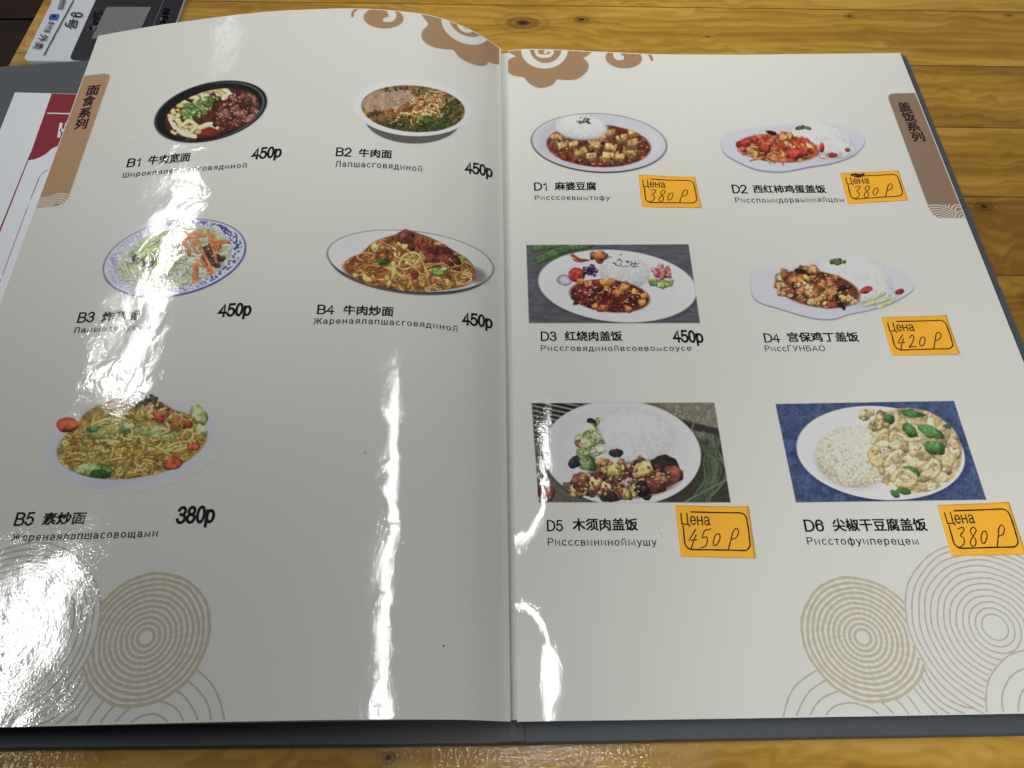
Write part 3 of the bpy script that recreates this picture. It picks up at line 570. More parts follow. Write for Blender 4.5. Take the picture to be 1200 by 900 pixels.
def pic_tomato_egg():
    C = Canvas(841, 140, 1017, 206); P = [(845, 163), (855, 155), (880, 150), (915, 146), (950, 144), (985, 148), (1010, 158), (1013, 168), (1000, 182), (975, 191), (950, 195), (925, 200), (908, 201), (885, 198), (860, 187), (848, 178)]
    C.poly(crom([(x, y+1.9) for x, y in P], 5, True), (128, 122, 146)); m = C.poly(crom(P, 5, True), (194, 192, 212), 1.5); k = C.em(935, 170, 62, 22, 3, 2); C.put(k*.6, (186, 184, 200), clip=m)
    C.rice(962, 163, 36, 19.5, 14, (218, 219, 218), None, .14); C.rice(980, 174, 22, 11, 10, (214, 214, 214), None, .14)
    C.put(C.em(912, 174, 48, 16.5, 4, 2), np.array((176, 66, 36))*(1+.7*(fbm(C.X, C.Y, 4, 14)-.5))[..., None]); C.blobs(50, (908, 171, 44, 14, 4), (3, 6), [(184, 62, 46), (166, 50, 38), (206, 130, 70), (192, 100, 56), (214, 152, 90)], None, lite=.45); C.noodles(40, (908, 180, 40, 10, 4), 12, 1.8, [(216, 150, 80), (200, 108, 56), (226, 176, 110)], None, .4)
    for x, y, s in ((897, 174, 7), (930, 180, 9), (941, 178, 8), (874, 167, 6), (884, 164, 5)): C.blob(x, y, s, (180, 56, 46), .8, RNG.uniform(-30, 30), .2, .45, None, int(x))
    C.blob(904, 156, 7, (34, 26, 24), .4, 12, .2, .3, None, 4); C.blob(938, 150, 7, (70, 100, 54), .4, -5, .4, .3, None, 5); C.blob(946, 150, 4, (84, 112, 60), .5, 20, .4, .3, None, 6)
    for x, y, a, b in ((963, 173, 3, 6), (976, 182, 6, 3), (993, 176, 3, 2.4)): C.blob(x, y, max(a, b), (176, 48, 44), min(a, b)/max(a, b), 0 if a > b else 90, .15, .4, None, int(x))
    C.blob(966, 184, 6, (220, 190, 180), .5, 0, .2, .2, None, 44); return C
def quad_pic(C, corners, soft=.8): return C.pm(corners, soft)
def pic_braised_pork():
    C = Canvas(615, 284, 823, 381); q = quad_pic(C, [(616.7, 287.3), (806.9, 286.3), (820.4, 378.8), (619.8, 378.8)]); n = fbm(C.X*.35, C.Y*1.4, 4, 21); C.put(q, np.array((84, 85, 93))*(1+.4*(n-.5))[..., None])
    for P, wd in (([(627, 291), (642, 288), (660, 286)], 9), ([(632, 304), (646, 298), (664, 291), (690, 286)], 11)): C.stroke(crom(P, 5), wd, (86, 120, 60), .45, q)
    C.dots(50, (655, 295, 30, 8, -20), (64, 98, 46), .9, q); C.ell(724, 337, 94, 43, 5, (52, 52, 58), 5, q, .6); C.ell(723.5, 335.3, 93, 42, 5, (214, 213, 218), 1.2, q); r = C.er(723.5, 335.3, 93, 42, 5); C.put(np.clip(1-np.abs(r-.72)*14, 0, 1)*.22, (168, 168, 178)); C.put(np.clip(1-np.abs(r-.95)*22, 0, 1)*.3, (236, 236, 240))
    C.blob(662, 328, 10, (178, 170, 190), .6, 0, .2, .1, None, 1)
    C.blobs(10, (700, 301, 14, 4.5, -5), (3, 5), [(196, 112, 62), (176, 88, 46)], None, lite=.5); C.blob(704, 300, 9, (202, 122, 70), .6, -5, .15, .5, None, 2)
    for i in range(8): C.stroke(crom([(690, 305), (680, 304+RNG.normal()*3), (671+RNG.normal()*3, 302+RNG.normal()*4)], 4), 1.4, (150, 74, 44), .7)
    C.stroke(crom([(712, 301), (722, 302), (728, 298)], 4), 1.6, (180, 96, 60), .7)
    C.blob(676, 322, 10, (204, 66, 46), .85, 0, .08, .5, None, 3); C.blobs(30, (692.5, 318, 9, 6.5, 0), (1.5, 3), [(74, 52, 96), (98, 76, 120), (50, 36, 66), (150, 136, 168)], None)
    C.rice(732, 319, 29.5, 19.5, 6, (214, 215, 214), None, .10, (1.04, .84)); C.dots(34, (735, 309, 16, 5, 5), (60, 60, 58), .8)
    k = C.em(714.5, 347, 47, 19, 6, 2); C.put(k, np.array((92, 32, 24))*(1+.8*(fbm(C.X, C.Y, 4, 25)-.5))[..., None]); C.blobs(70, (712, 347, 44, 17, 6), (2.5, 5), [(122, 42, 32), (96, 30, 26), (84, 32, 28), (146, 60, 44)], None, lite=.5)
    for x, y in ((690, 333), (708, 331), (716, 331), (724, 343), (732, 337), (712, 340), (755, 347), (753, 355), (709, 361), (737, 362), (697, 359), (744, 342), (680, 330)): C.blob(x, y, RNG.uniform(4, 5.6), np.array((214, 132, 58))*RNG.uniform(.88, 1.08), .85, RNG.uniform(-25, 25), .1, .45, None, int(x*3+y), True, .8, .45, .3)
    C.blobs(40, (710, 350, 38, 13, 6), (1.4, 3), [(124, 36, 32), (158, 74, 54), (78, 26, 24)], None, lite=.6); C.dots(40, (714, 346, 40, 14, 5), (226, 190, 170), .7)
    C.blobs(26, (776, 331, 15, 5, 2), (2.2, 4), [(136, 164, 78), (112, 142, 58), (168, 186, 110)], None, lite=.4); C.blobs(24, (776, 318, 11, 7.5, 10), (2.4, 4), [(196, 96, 102), (178, 70, 82), (212, 130, 130)], None, lite=.4); return C
def pic_kung_pao():
    C = Canvas(875, 294, 1075, 378); P = [(879, 322), (884, 318), (910, 314), (940, 310), (975, 303), (1010, 303), (1045, 312), (1068, 328), (1071, 338), (1058, 348), (1040, 357), (1015, 364), (995, 368), (975, 374), (950, 372), (915, 362), (884, 350)]
    C.poly(crom([(x, y+1.6) for x, y in P], 5, True), (128, 122, 146)); m = C.poly(crom(P, 5, True), (198, 196, 214), 1.5); C.put(C.em(975, 342, 66, 24, 5, 8)*.5, (180, 178, 196), clip=m)
    C.rice(1002, 326, 45, 26, 22, (220, 221, 220), None, .12); C.rice(1020, 342, 30, 14, 14, (216, 216, 216), None, .14); C.blobs(14, (985, 307, 12, 2.6, 0), (1.8, 3.4), [(66, 96, 50), (88, 118, 66)], None)
    k = C.em(958, 339, 50, 21, 10, 2); C.put(k, np.array((108, 58, 30))*(1+.7*(fbm(C.X, C.Y, 5, 31)-.5))[..., None]); C.blob(915, 325, 7, (150, 172, 96), .7, 0, .25, .3, None, 1)
    CH = [(176, 108, 54), (156, 84, 42), (196, 130, 72), (142, 70, 38)]; C.blobs(46, (952, 335, 44, 19, 10), (4, 7.5), CH, None, lite=.5); C.blobs(18, (975, 352, 30, 7, 2), (3.4, 5.5), [(208, 162, 98), (190, 140, 78), (220, 182, 122)], None, lite=.4)
    for x, y, r, q in ((938, 318, 8, 12), (946, 321, 6, 30), (988, 338, 9, -15), (982, 352, 8, 70), (986, 357, 7, 60), (930, 334, 5, 80)): C.blob(x, y, r, (44, 28, 26), .36, q, .2, .5, None, int(x))
    C.blobs(14, (935, 342, 26, 12, 10), (2.4, 3.6), [(220, 190, 146), (204, 160, 104)], None); C.blob(1015, 340, 8, (186, 54, 48), .5, -22, .12, .4, None, 2); C.blob(1054, 342, 5.5, (164, 36, 48), .6, -15, .1, .4, None, 3); C.blob(974, 357, 7, (186, 78, 54), .6, 0, .15, .4, None, 7)
    for P in ([(1018, 352), (1036, 344)], [(1022, 356), (1042, 350)], [(1030, 360), (1044, 354)], [(1014, 358), (1024, 354)]): C.stroke(P, 4.5, (196, 204, 144), .7)
    C.dots(60, (955, 338, 44, 18, 8), (232, 196, 140), .8); return C
def pic_moo_shu():
    C = Canvas(621, 469, 859, 591); q = quad_pic(C, [(623, 472.5), (837, 472), (856, 588.8), (631, 588.8)])
    C.put(q, np.array((96, 90, 80))*(1+.5*(fbm(C.X, C.Y, 3, 41)-.5))[..., None]); s = np.clip(np.sin((C.Y-C.X*.22)*1.12)*3-1.4, 0, 1); lm = q*np.clip((690-C.X)/20, 0, 1)*np.clip((520-C.Y)/4, 0, 1); C.put(lm, (38, 34, 34)); C.put(lm*s, (150, 148, 146))
    rm = q*np.clip((C.X-770)/16, 0, 1); C.put(rm, np.array((122, 116, 100))*(1+.6*(fbm(C.X, C.Y, 2.4, 42)-.5))[..., None]); C.put(rm*np.clip((C.Y-(488+(C.X-790)*.25))/3, 0, 1)*np.clip((500+(C.X-790)*.25-C.Y)/3, 0, 1), (54, 48, 44)); C.put(rm*np.clip((C.Y-(505+(840-C.X)*.3))/10, 0, 1), np.array((56, 56, 44))*(1+.5*(fbm(C.X, C.Y, 3, 43)-.5))[..., None])
    for i in range(15): x = RNG.uniform(826, 852); C.stroke(crom([(816+RNG.uniform(-8, 30), 505+RNG.uniform(0, 16)), (x-4, 540), (x-RNG.uniform(0, 8), 562), (x-RNG.uniform(8, 34), 592)], 5), 2.6, np.array((92, 112, 80))*RNG.uniform(.7, 1.1), .6, q)
    C.stroke(crom([(812, 474), (814, 490), (810, 506)], 4), 2, (120, 124, 96), .7, q); C.stroke(crom([(800, 590), (830, 574), (856, 560)], 4), 3, (98, 118, 84), .6, q)
    C.ell(730, 534, 94, 62, 4, (46, 42, 38), 6, q, .6); C.ell(728.5, 531, 93, 61.5, 4, (208, 206, 211), 1.2, q); r = C.er(728.5, 531, 93, 61.5, 4); C.put(np.clip(1-np.abs(r-.80)*8, 0, 1)*.25*q, (178, 176, 184)); C.blob(640, 577, 11, (130, 56, 52), .9, 0, .15, .4, q, 1)
    C.rice(742, 509, 47, 30, 6, (218, 221, 226), q, .10, (1.0, .93)); C.put(C.em(766, 522, 24, 15, 12, 9)*q*.5, np.array((196, 190, 187))*(1+.3*(fbm(C.X, C.Y, 2.6, 47, 2)-.5))[..., None])
    k = C.em(732, 562, 66, 24, -6, 3)
    C.put(C.em(738, 563, 58, 21, -4, 5)*q, np.array((98, 62, 46))*(1+.8*(fbm(C.X, C.Y, 4, 44)-.5))[..., None]); C.put(C.em(690, 525, 12, 26, 14, 5)*q*.8, np.array((150, 168, 96))*(1+.6*(fbm(C.X, C.Y, 5, 45)-.5))[..., None])
    for (x, y, rr, c, a, o) in ((692, 508, 13, (176, 194, 104), .5, -60), (684, 516, 12, (190, 204, 130), .5, 30), (696, 528, 14, (200, 210, 150), .4, -10), (684, 534, 12, (150, 176, 92), .5, 40), (690, 542, 13, (120, 150, 80), .6, 10), (698, 496, 8, (176, 170, 100), .5, -50), (681, 520, 9, (186, 116, 82), .5, 10)): C.blob(x, y, rr, c, a, o, .3, .35, q, int(x+y))
    C.blob(693, 495, 6, (40, 38, 46), .8, 20, .2, .3, q, 5); C.blob(675, 541, 9, (48, 50, 66), .8, -30, .2, .3, q, 6); C.blobs(70, (728, 562, 60, 21, -6), (5, 9.5), [(124, 80, 58), (146, 98, 66), (102, 64, 50), (84, 54, 46), (190, 158, 100)], q, lite=.4, asp=(.45, .9), rough=.35); C.blobs(26, (692, 522, 11, 26, 12), (4, 8), [(168, 184, 104), (190, 200, 138), (140, 164, 84), (204, 206, 160)], q, lite=.3, asp=(.4, .8), rough=.35)
    for (x, y, rr, c, a, o) in ((718, 551, 11, (206, 180, 104), .7, 10), (706, 542, 8, (184, 142, 88), .8, 0), (754, 550, 14, (212, 186, 112), .6, -20), (698, 566, 9, (212, 184, 112), .7, 20), (733, 578, 10, (204, 172, 100), .5, 40), (780, 546, 15, (44, 34, 34), .8, 30), (790, 556, 12, (128, 66, 50), .9, 60), (762, 568, 16, (122, 66, 50), .85, -10), (752, 572, 9, (42, 34, 36), .9, 40), (682, 565, 12, (140, 84, 62), .8, 60), (722, 531, 8, (60, 44, 44), .7, 0), (735, 565, 8, (206, 176, 170), .6, -20), (714, 582, 11, (60, 48, 44), .6, 10), (775, 560, 9, (178, 120, 84), .6, 40)): C.blob(x, y, rr, c, a, o, .3, .45, q, int(x*2+y))
    C.blobs(60, (728, 562, 56, 18, -6), (1.5, 3.4), [(196, 150, 92), (112, 66, 48), (156, 106, 70), (82, 52, 44)], q, lite=.5); C.dots(40, (730, 562, 55, 17, -6), (236, 208, 160), .9, q); return C
def pic_pepper_tofu():
    C = Canvas(906, 467, 1159, 592); q = quad_pic(C, [(908.6, 473.4), (1117.8, 469.8), (1156, 585.8), (932.6, 589)]); C.put(q, np.array((62, 78, 118))*(1+.14*(fbm(C.X, C.Y, 5, 51, 4)-.5))[..., None])
    C.ell(1034, 534, 100, 56, 6, (34, 46, 84), 6, q, .7); C.ell(1032, 531, 99, 54.5, 6, (224, 221, 224), 1.2, q); r = C.er(1032, 531, 99, 54.5, 6); C.put(np.clip(1-np.abs(r-.82)*9, 0, 1)*.3*q, (190, 184, 190))
    k = C.em(1068, 528, 60, 49, 14, 2)*np.clip((C.X-985+(C.Y-531)*.0)/10, 0, 1); C.put(k, np.array((186, 152, 108))*(1+.5*(fbm(C.X, C.Y, 6, 53)-.5))[..., None])
    TN = [(218, 194, 150), (206, 178, 130), (228, 208, 168), (190, 158, 112)]
    C.rice(1001, 535, 46, 36, 6, (214, 205, 184), q, .12, (1.04, .95)); C.blobs(700, (1001, 536, 45, 35, 6), (1.3, 2.5), [(228, 219, 196), (220, 209, 182), (236, 229, 210), (208, 195, 166)], q, lite=.2, asp=(.4, .7), rough=.05, tx=.2, ed=.14); C.put(C.em(1008, 522, 26, 18, 6, 14)*.25, (244, 238, 222), clip=q); C.put(np.clip(C.er(1001, 535, 46, 36, 6)-.6, 0, .4)*C.em(1001, 535, 46, 36, 6)*np.clip((C.Y-530)/20, 0, 1)*.9, (168, 146, 118), clip=q)
    C.blobs(60, (1072, 527, 52, 44, 14), (5, 10), TN, k, lite=.4, asp=(.4, .8)); C.noodles(46, (1070, 528, 50, 42, 14), 26, 8.5, TN, k, .35, None, .7, .74); C.noodles(26, (1074, 536, 46, 38, 14), 22, 7.5, TN, k, .55, None, .7, .72); C.noodles(10, (1074, 536, 46, 38, 14), 16, 3, [(232, 214, 176)], k, .3, None, .7, .9)
    for (x, y, rr, a, o) in ((1040, 490, 10, .65, 35), (1068, 485, 16, .34, 8), (1066, 505, 10, .6, 40), (1091, 506, 17, .38, 22), (1095, 525, 12, .65, 20), (1068, 552, 10, .6, 40), (1060, 576, 10, .45, 10), (1048, 578, 8, .5, 30), (1110, 500, 5, .6, 20), (1072, 556, 7, .7, 0)): C.blob(x, y, rr, np.array((72, 126, 60))*RNG.uniform(.9, 1.15), a, o, .3, .45, q, int(x), False, .8, .5, .2)
    C.stroke(crom([(1046, 562), (1052, 553), (1062, 553), (1072, 560), (1066, 568), (1054, 568)], 5), 7, (220, 192, 142), .65, q); C.stroke(crom([(1086, 548), (1094, 540), (1100, 548), (1094, 558), (1082, 556)], 5), 6.5, (222, 196, 148), .65, q); C.stroke(crom([(1044, 516), (1046, 508), (1056, 510), (1064, 516), (1078, 514)], 5), 5.5, (214, 186, 140), .65, q); C.stroke(crom([(1110, 530), (1116, 538), (1112, 548)], 5), 6, (216, 188, 138), .65, q)
    C.blobs(16, (1026, 490, 18, 10, 10), (3, 6), [(206, 178, 130), (182, 146, 100)], q, lite=.3); C.dots(26, (1070, 530, 48, 40, 0), (150, 108, 66), 1.2, k); return C

# ------------------------------------------------------------------ table and floor (the setting)
def pt(u, v, z=0.0): 
    x, y = on_plane(u, v, z); return np.array([float(x), float(y)])
M_wood = wood_material()
e0 = pt(47, 0); e1 = pt(6, 75); d = (e0 - e1) / np.linalg.norm(e0 - e1)
A, B = e1 - d * .42, e1 + d * .62
V, F = slab([A, (.95, A[1] - .0), (.95, B[1]), B], -.034, 0, .003)
mesh("table", V, F, M_wood, kind="structure")
M_floor = plain("brown_floor_tile", (58, 40, 30), .5, .25, 9, 0)
V = []; F = []
for i in range(-6, 4):                                     # large tiles with dark joints between them
    for j in range(-2, 6):
        a, b = i * .45 + .12, j * .45 + .08; n = len(V); q = [(a, b), (a + .444, b), (a + .444, b + .444), (a, b + .444)]
        V += [(x, y, -.74) for x, y in q]; F.append((n, n+1, n+2, n+3))
n = len(V); V += [(-4, -2, -.745), (4, -2, -.745), (4, 5, -.745), (-4, 5, -.745)]; F.append((n, n+1, n+2, n+3))
mesh("floor", V, F, M_floor, kind="structure")

# ------------------------------------------------------------------ the open menu
menu = empty("open_menu", (0, 0, 0), label="open glossy menu with dish photos, prices and grey cover lying on the table", category="menu")
def bw(x, t): return np.array(to_world(x, t))
pBL = pt(-60, 880, .002); pBs = pt(601, 868, .002); pBr = bw(XR + .0072, T0 - .0058); 
covR = [bw(-.004, T0 - .0058), pBr, bw(XR + .0066, T1 + .0050), bw(-.004, T1 + .0012)]
V, F = slab(rounded([covR[0], covR[1], covR[2], covR[3]], .0025, 4), .0002, .0034, .0008); mesh("cover", V, F, M_coveredge, menu)
tA, tB = pt(0, 77.5, .0034), pt(105, 69.5, .0034); dl = (tB - tA) / np.linalg.norm(tB - tA)
bA, bB = pt(0, 878.5, .0030), pt(480, 874, .0030); db = (bB - bA) / np.linalg.norm(bB - bA)
L1 = tA - dl * .08; L2 = tB + dl * .17; L3 = bB + db * .0303; L4 = bA - db * .12
V, F = slab(rounded([L4, L3, L2, L1], .002, 4), .0002, .0034, .0008); mesh("cover", V, F, M_coveredge, menu)
V, F = slab([bw(-.0042, T0 - .0052), bw(.0042, T0 - .0052), bw(.0042, T1), bw(-.0042, T1)], .0036, .0042, .0002); mesh("spine", V, F, M_coveredge, menu)
V = [tuple(to_world(x, t)) + (ZR + z_,) for t, k in ((T0 + .0006, 0), (T1 - .001, 1)) for x, z_ in ((-.0012, .0019 + .0012 * k), (.0006, .0017 + .0012 * k), (.0036, .0019 + .0014 * k))]; mesh("binding_strip", V, [(0, 1, 4, 3), (1, 2, 5, 4)], M_binding_shaded, menu)
def page_sheet(name, side, x0, x1, t0, t1, m, frac=1.0, drop=0.0, thick=.00035, parent=None, nx=220, ntt=130, taper=0.0, **props):
    s = np.linspace(0, 1, nx); s = s ** 1.35 if side == 'R' else 1 - (1 - s) ** 1.35
    xs = x0 + (x1 - x0) * s; ts = np.linspace(t0, t1, ntt); Xg, Tg = np.meshgrid(xs, ts)
    Xg = Xg + taper * (1 - (Xg - x0) / (x1 - x0)) * (1 - (Tg - t0) / (t1 - t0)); Z = zpage(Xg, Tg, side); Z = .0044 + (Z - .0044) * frac - drop; X, Y = to_world(Xg, Tg); V = np.stack([X, Y, Z], -1).reshape(-1, 3)
    idx = np.arange(nx * ntt).reshape(ntt, nx)
    F = np.stack([idx[:-1, :-1], idx[:-1, 1:], idx[1:, 1:], idx[1:, :-1]], -1).reshape(-1, 4)
    ring = np.concatenate([idx[0, :], idx[1:, -1], idx[-1, -2::-1], idx[-2:0:-1, 0]]); n0 = len(V); lowV = V[ring].copy(); topV = V[ring].copy(); lowV[:, 2] -= thick
    V = np.concatenate([V, topV, lowV]); k = len(ring); a = np.arange(k); b = (a + 1) % k
    F = np.concatenate([F, np.stack([n0 + a, n0 + k + a, n0 + k + b, n0 + b], -1)])
    return mesh(name, V, F, m, parent, True, **props)
pageL = page_sheet("page", 'L', XL, .0000, T0, T1, M_page, parent=menu, label="left page with the noodle dishes")
pageR = page_sheet("page", 'R', .0034, XR, T0, T1, M_page, parent=menu, taper=-.0014, label="right page with the rice dishes")
for k_, f in enumerate((.86, .62, .40, .2)):
    page_sheet("leaf", 'L', XL + .0012 + .0006 * k_, -.001, T0 + .0004 + .0003 * k_, T1 - .0012, M_leaf, f, .0002, .0006, menu, 90, 30)
for k_, f in enumerate((.72, .42)):
    page_sheet("leaf", 'R', .0036, XR - .0008, T0 + .0003, T1 - .0010, M_leaf, f, .0002, .0006, menu, 90, 30)

# pictures
GL = 1.5; GR = 1.28
for fn, side, g, lab in (
    (pic_wide_noodles, 'L', GL, "picture of wide noodles and beef in a black bowl"), (pic_beef_soup, 'L', GL, "picture of beef noodle soup in a white bowl"),
    (pic_sauce_noodles, 'L', 1.8, "picture of noodles on a blue patterned plate"), (pic_beef_fried, 'L', GL, "picture of a heap of fried noodles with beef"),
    (pic_veg_fried, 'L', 2.0, "picture of fried noodles with cabbage and tomato"), (pic_mapo_tofu, 'R', GR, "picture of tofu in red sauce with rice"),
    (pic_tomato_egg, 'R', GR, "picture of tomato and egg with rice"), (pic_braised_pork, 'R', GR, "picture of braised meat cubes with rice on dark slate"),
    (pic_kung_pao, 'R', GR, "picture of chicken with peanuts and rice"), (pic_moo_shu, 'R', GR, "picture of rice and meat with egg on a striped mat"),
    (pic_pepper_tofu, 'R', GR, "picture of rice and tofu strips with peppers on blue")):
    print_picture("dish_picture", fn(), side, g, pageL if side == 'L' else pageR, grain=True, label=lab)

# names, translations and prices: (text, baseline left, baseline right, cap line)
def T_(s, x0, y0, x1, y1, vt, bold=0.026, sp=.1): return (s, (x0, y0), (x1, y1), vt, bold, sp)
DISH = [
 ('L', [T_("B1", 148, 195.8, 163.8, 194.6, 187, .15, .09), T_("牛肉宽面", 172.5, 193.4, 222, 189, 183.2)], [T_("Широкпялапшасговядиной", 143.3, 208.2, 288.8, 196.4, 202.4, .118, .22)], [T_("450р", 293.3, 186.6, 329.5, 183.6, 175, .19, .07)]),
 ('L', [T_("B2", 393.2, 182.6, 411.6, 183.2, 173.6, .15, .09), T_("牛肉面", 420, 184, 459, 186, 174.4)], [T_("Лапшасговядиной", 392.5, 195.5, 494.8, 201.4, 189.2, .118, .22)], [T_("450р", 543.9, 202.4, 577.5, 208, 191.2, .19, .07)]),
 ('L', [T_("B3", 90, 378, 109.5, 377, 367.3, .15, .09), T_("炸酱面", 118, 377.6, 162.4, 375, 366)], [T_("Лапшассоусом", 85.4, 390.2, 176, 385.4, 384.2, .118, .22)], [T_("450р", 253.5, 371, 294, 369, 357.5, .19, .07)]),
 ('L', [T_("B4", 371.2, 367.6, 391.6, 368, 357.9, .15, .09), T_("牛肉炒面", 402, 369, 461, 370.9, 358)], [T_("Жаренаялапшасговядиной", 367, 379.8, 536, 388.8, 373.4, .118, .22)], [T_("450р", 540.3, 380.2, 577.5, 384.8, 367.7, .19, .07)]),
 ('L', [T_("B5", 15.9, 615.5, 38.5, 615, 601.7, .15, .09), T_("素炒面", 48.5, 615, 99, 613.8, 601)], [T_("Жаренаялапшасовощами", 12.8, 634.2, 184.3, 628.6, 626, .118, .22)], [T_("380р", 205, 612.9, 251, 611.5, 595, .19, .07)]),
 ('R', [T_("D1", 625.9, 223, 641.2, 223, 214.6, .15, .09), T_("麻婆豆腐", 650.2, 223, 699, 223, 213.7)], [T_("Рисссоевымтофу", 626.8, 234.6, 715, 234.6, 229.6, .118, .22)], None),
 ('R', [T_("D2", 858.6, 226.2, 876.4, 226.2, 217.3, .15, .09), T_("西红柿鸡蛋盖饭", 883.3, 226.2, 968.8, 226.2, 217)], [T_("Рисспомидорамиияйцом", 862, 237.4, 989.4, 236.6, 232, .118, .22)], None),
 ('R', [T_("D3", 633.8, 399.2, 652.5, 399.2, 389.4, .15, .09), T_("红烧肉盖饭", 662, 399.4, 729.6, 399.4, 388.3)], [T_("Риссговядинойвсоевомсоусе", 633.8, 411.2, 810.4, 411, 405.2, .118, .22)], [T_("450р", 788, 400.4, 825, 401.2, 387.7, .19, .07)]),
 ('R', [T_("D4", 896, 401, 914.8, 401, 391.5, .15, .09), T_("宫保鸡丁盖饭", 924, 400.8, 1007.5, 400.4, 389.7)], [T_("РиссГУНБАО", 896.9, 411.6, 967.3, 411.4, 405.4, .118, .19)], None),
 ('R', [T_("D5", 641, 622, 660, 622, 610.4, .15, .09), T_("木须肉盖饭", 671, 621.8, 748, 621.6, 607.6)], [T_("РисссвининойМушу", 642, 639.2, 770, 639.2, 631.2, .118, .19)], None),
 ('R', [T_("D6", 943.5, 622.4, 966.7, 622.2, 609.8, .15, .09), T_("尖椒干豆腐盖饭", 977, 622.4, 1087.6, 622, 607.8)], [T_("Рисстофуиперецем", 946.3, 638.2, 1076.8, 638, 630, .118, .19)], None)]
for side, nm, tr, pr in DISH:
    par = pageL if side == 'L' else pageR
    page_text("dish_name", nm, side, M_black, par); page_text("translation", tr, side, M_black, par)
    if pr: page_text("price", pr, side, M_black, par)

# brown section tabs printed at the outer edges
BR = (176, 146, 118)
def rings_on(C, k, cx, cy, radii, col, kx, ky, sh, wd, fill):
    """concentric printed arcs inside a tab"""
    dx = (C.X - cx) / kx - sh * (C.Y - cy) / ky; dy = (C.Y - cy) / ky; r = np.hypot(dx, dy); C.put(np.clip((max(radii) + wd - r) * 1.6 + .5, 0, 1) * k, fill)
    for q in radii: C.put(np.clip((wd / 2 - np.abs(r - q)) * 1.6 + .5, 0, 1) * k, col)
C = Canvas(36, 82, 132, 248, .5); k = C.pm(rounded([(98, 90), (130, 85.5), (78, 241.5), (38, 245)], 6, 5) if 0 else [(96, 89.6), (122, 86), (128.5, 88), (128.6, 92), (80, 232), (74, 239), (66, 241.5), (36, 244.5)], .8)
C.put(k, (158, 128, 98)); kk = k * np.clip((C.Y - (228.5 - (C.X - 40) * .09) ) * 2, 0, 1)
for cx, cy, n in ((48, 243, 4), (66, 241, 5), (44, 248, 3)): rings_on(C, kk, cx, cy, [2.6 * i + 1.5 for i in range(1, n + 1)], (222, 214, 200), 1.25, .95, -.35, 1.0, (158, 128, 98))
print_picture("section_tab", C, 'L', 1.35, pageL, .00006)
C = Canvas(1036, 104, 1140, 260, .5); k = C.pm([(1041, 116), (1041, 112.5), (1043.5, 110.4), (1048, 109.4), (1072, 109), (1140, 255), (1100, 255.5), (1094, 252), (1088, 243)], .8); C.put(k, (134, 111, 92)); kk = k * np.clip((C.Y - 239.5) * 2, 0, 1)
for cx, cy, n in ((1125, 247, 5), (1104, 258, 6), (1137, 259, 4)): rings_on(C, kk, cx, cy, [2.9 * i + 1.4 for i in range(1, n + 1)], (214, 206, 196), 1.25, .95, .4, 1.1, (134, 111, 92))
print_picture("section_tab", C, 'R', 1.25, pageR, .00006)
def tabtext(chars, side, par, w2, h2, sl):
    VV = []
    for ch, cx, cy in chars:
        VV.append(T_(ch, cx - w2 - sl * h2, cy + h2 + .6, cx + w2 - sl * h2, cy + h2 - (.6 if side == 'L' else 0), cy - h2, .03))
    page_text("section_title", VV, side, M_tabtext, par, .0002)
tabtext((("面", 109.2, 106.3), ("食", 104, 119), ("系", 99.7, 132.9), ("列", 95.4, 145.9)), 'L', pageL, 7.4, 5.4, .36)
tabtext((("盖", 1059.7, 125.5), ("饭", 1064.8, 136.8), ("系", 1070, 148.6), ("列", 1075.2, 160.3)), 'R', pageR, 7.6, 5.2, -.42)

# brown cloud scrolls across the top of both pages
BRC = (148, 119, 90)
C = Canvas(408, 4, 598, 84, .5)
C.poly(crom([(480, 10), (494, 22), (501, 29), (495, 36), (494, 44), (499, 51), (510, 56), (523, 58), (531, 59), (538, 67), (548, 73), (560, 77), (569, 77), (573, 73), (579, 75), (590, 74), (596, 60), (596, 44), (560, 14)], 5, True), BRC, .8)
C.erase(C.pm([(470, 0), (492, 15), (502, 28.5), (493, 30), (470, 24)])); C.a[(C.X < 491) & (C.X > 474)] = 0
C.erase(C.em(546, 31, 30, 19.5, 24, .9)); C.put(C.em(548, 27, 22.5, 15, 24, .9), BRC)
C.erase(C.line_m(crom([(541, 22), (538, 29), (543, 35), (551, 36), (555, 32), (551, 28), (546, 30)], 5), 4.2))
C.ell(449.5, 21, 23.5, 12.6, 3, BRC); C.erase(C.line_m(crom([(453, 10), (462, 17), (459, 23), (451, 23.5)], 5), 4.6)); C.erase(C.line_m(crom([(456, 14), (458, 20), (452, 23)], 5), 4))
C.stroke(crom([(413, 19), (414, 14), (420, 10), (427, 9)], 5), 3.2, BRC, 1, None, 1, .8, 0)
print_picture("cloud_scroll", C, 'L', 1.35, pageL, .00006)
C = Canvas(594, 54, 770, 106, .5)
C.poly(crom([(594, 55), (604, 66), (600, 67.5), (594, 72), (593, 80), (598, 87), (607, 90), (614, 91), (620, 98), (630, 103), (640, 102.5), (648, 99), (653, 93.5), (662, 94), (676, 93), (687, 85), (690, 77), (687, 71), (684, 68), (689, 65), (690, 55)], 5, True), BRC, .8)
C.erase(C.em(638, 58, 27.5, 22.5, 0, .9)); C.put(C.em(639.5, 56, 18.8, 18, 0, .9), BRC)
C.erase(C.line_m(crom([(628, 57), (630, 64), (637, 66), (644, 65), (647, 61), (643, 58), (639, 61)], 5), 4.0))
C.ell(731, 68, 21.5, 12.3, 3, BRC); C.erase(C.line_m(crom([(728, 56), (721, 63), (723, 68), (729, 68)], 5), 4.4)); C.erase(C.line_m(crom([(727, 60), (725, 65), (729, 67)], 5), 4))
C.stroke(crom([(757, 61), (761, 64), (764, 70)], 5), 3.4, BRC, 1, None, 1, .8, 0)
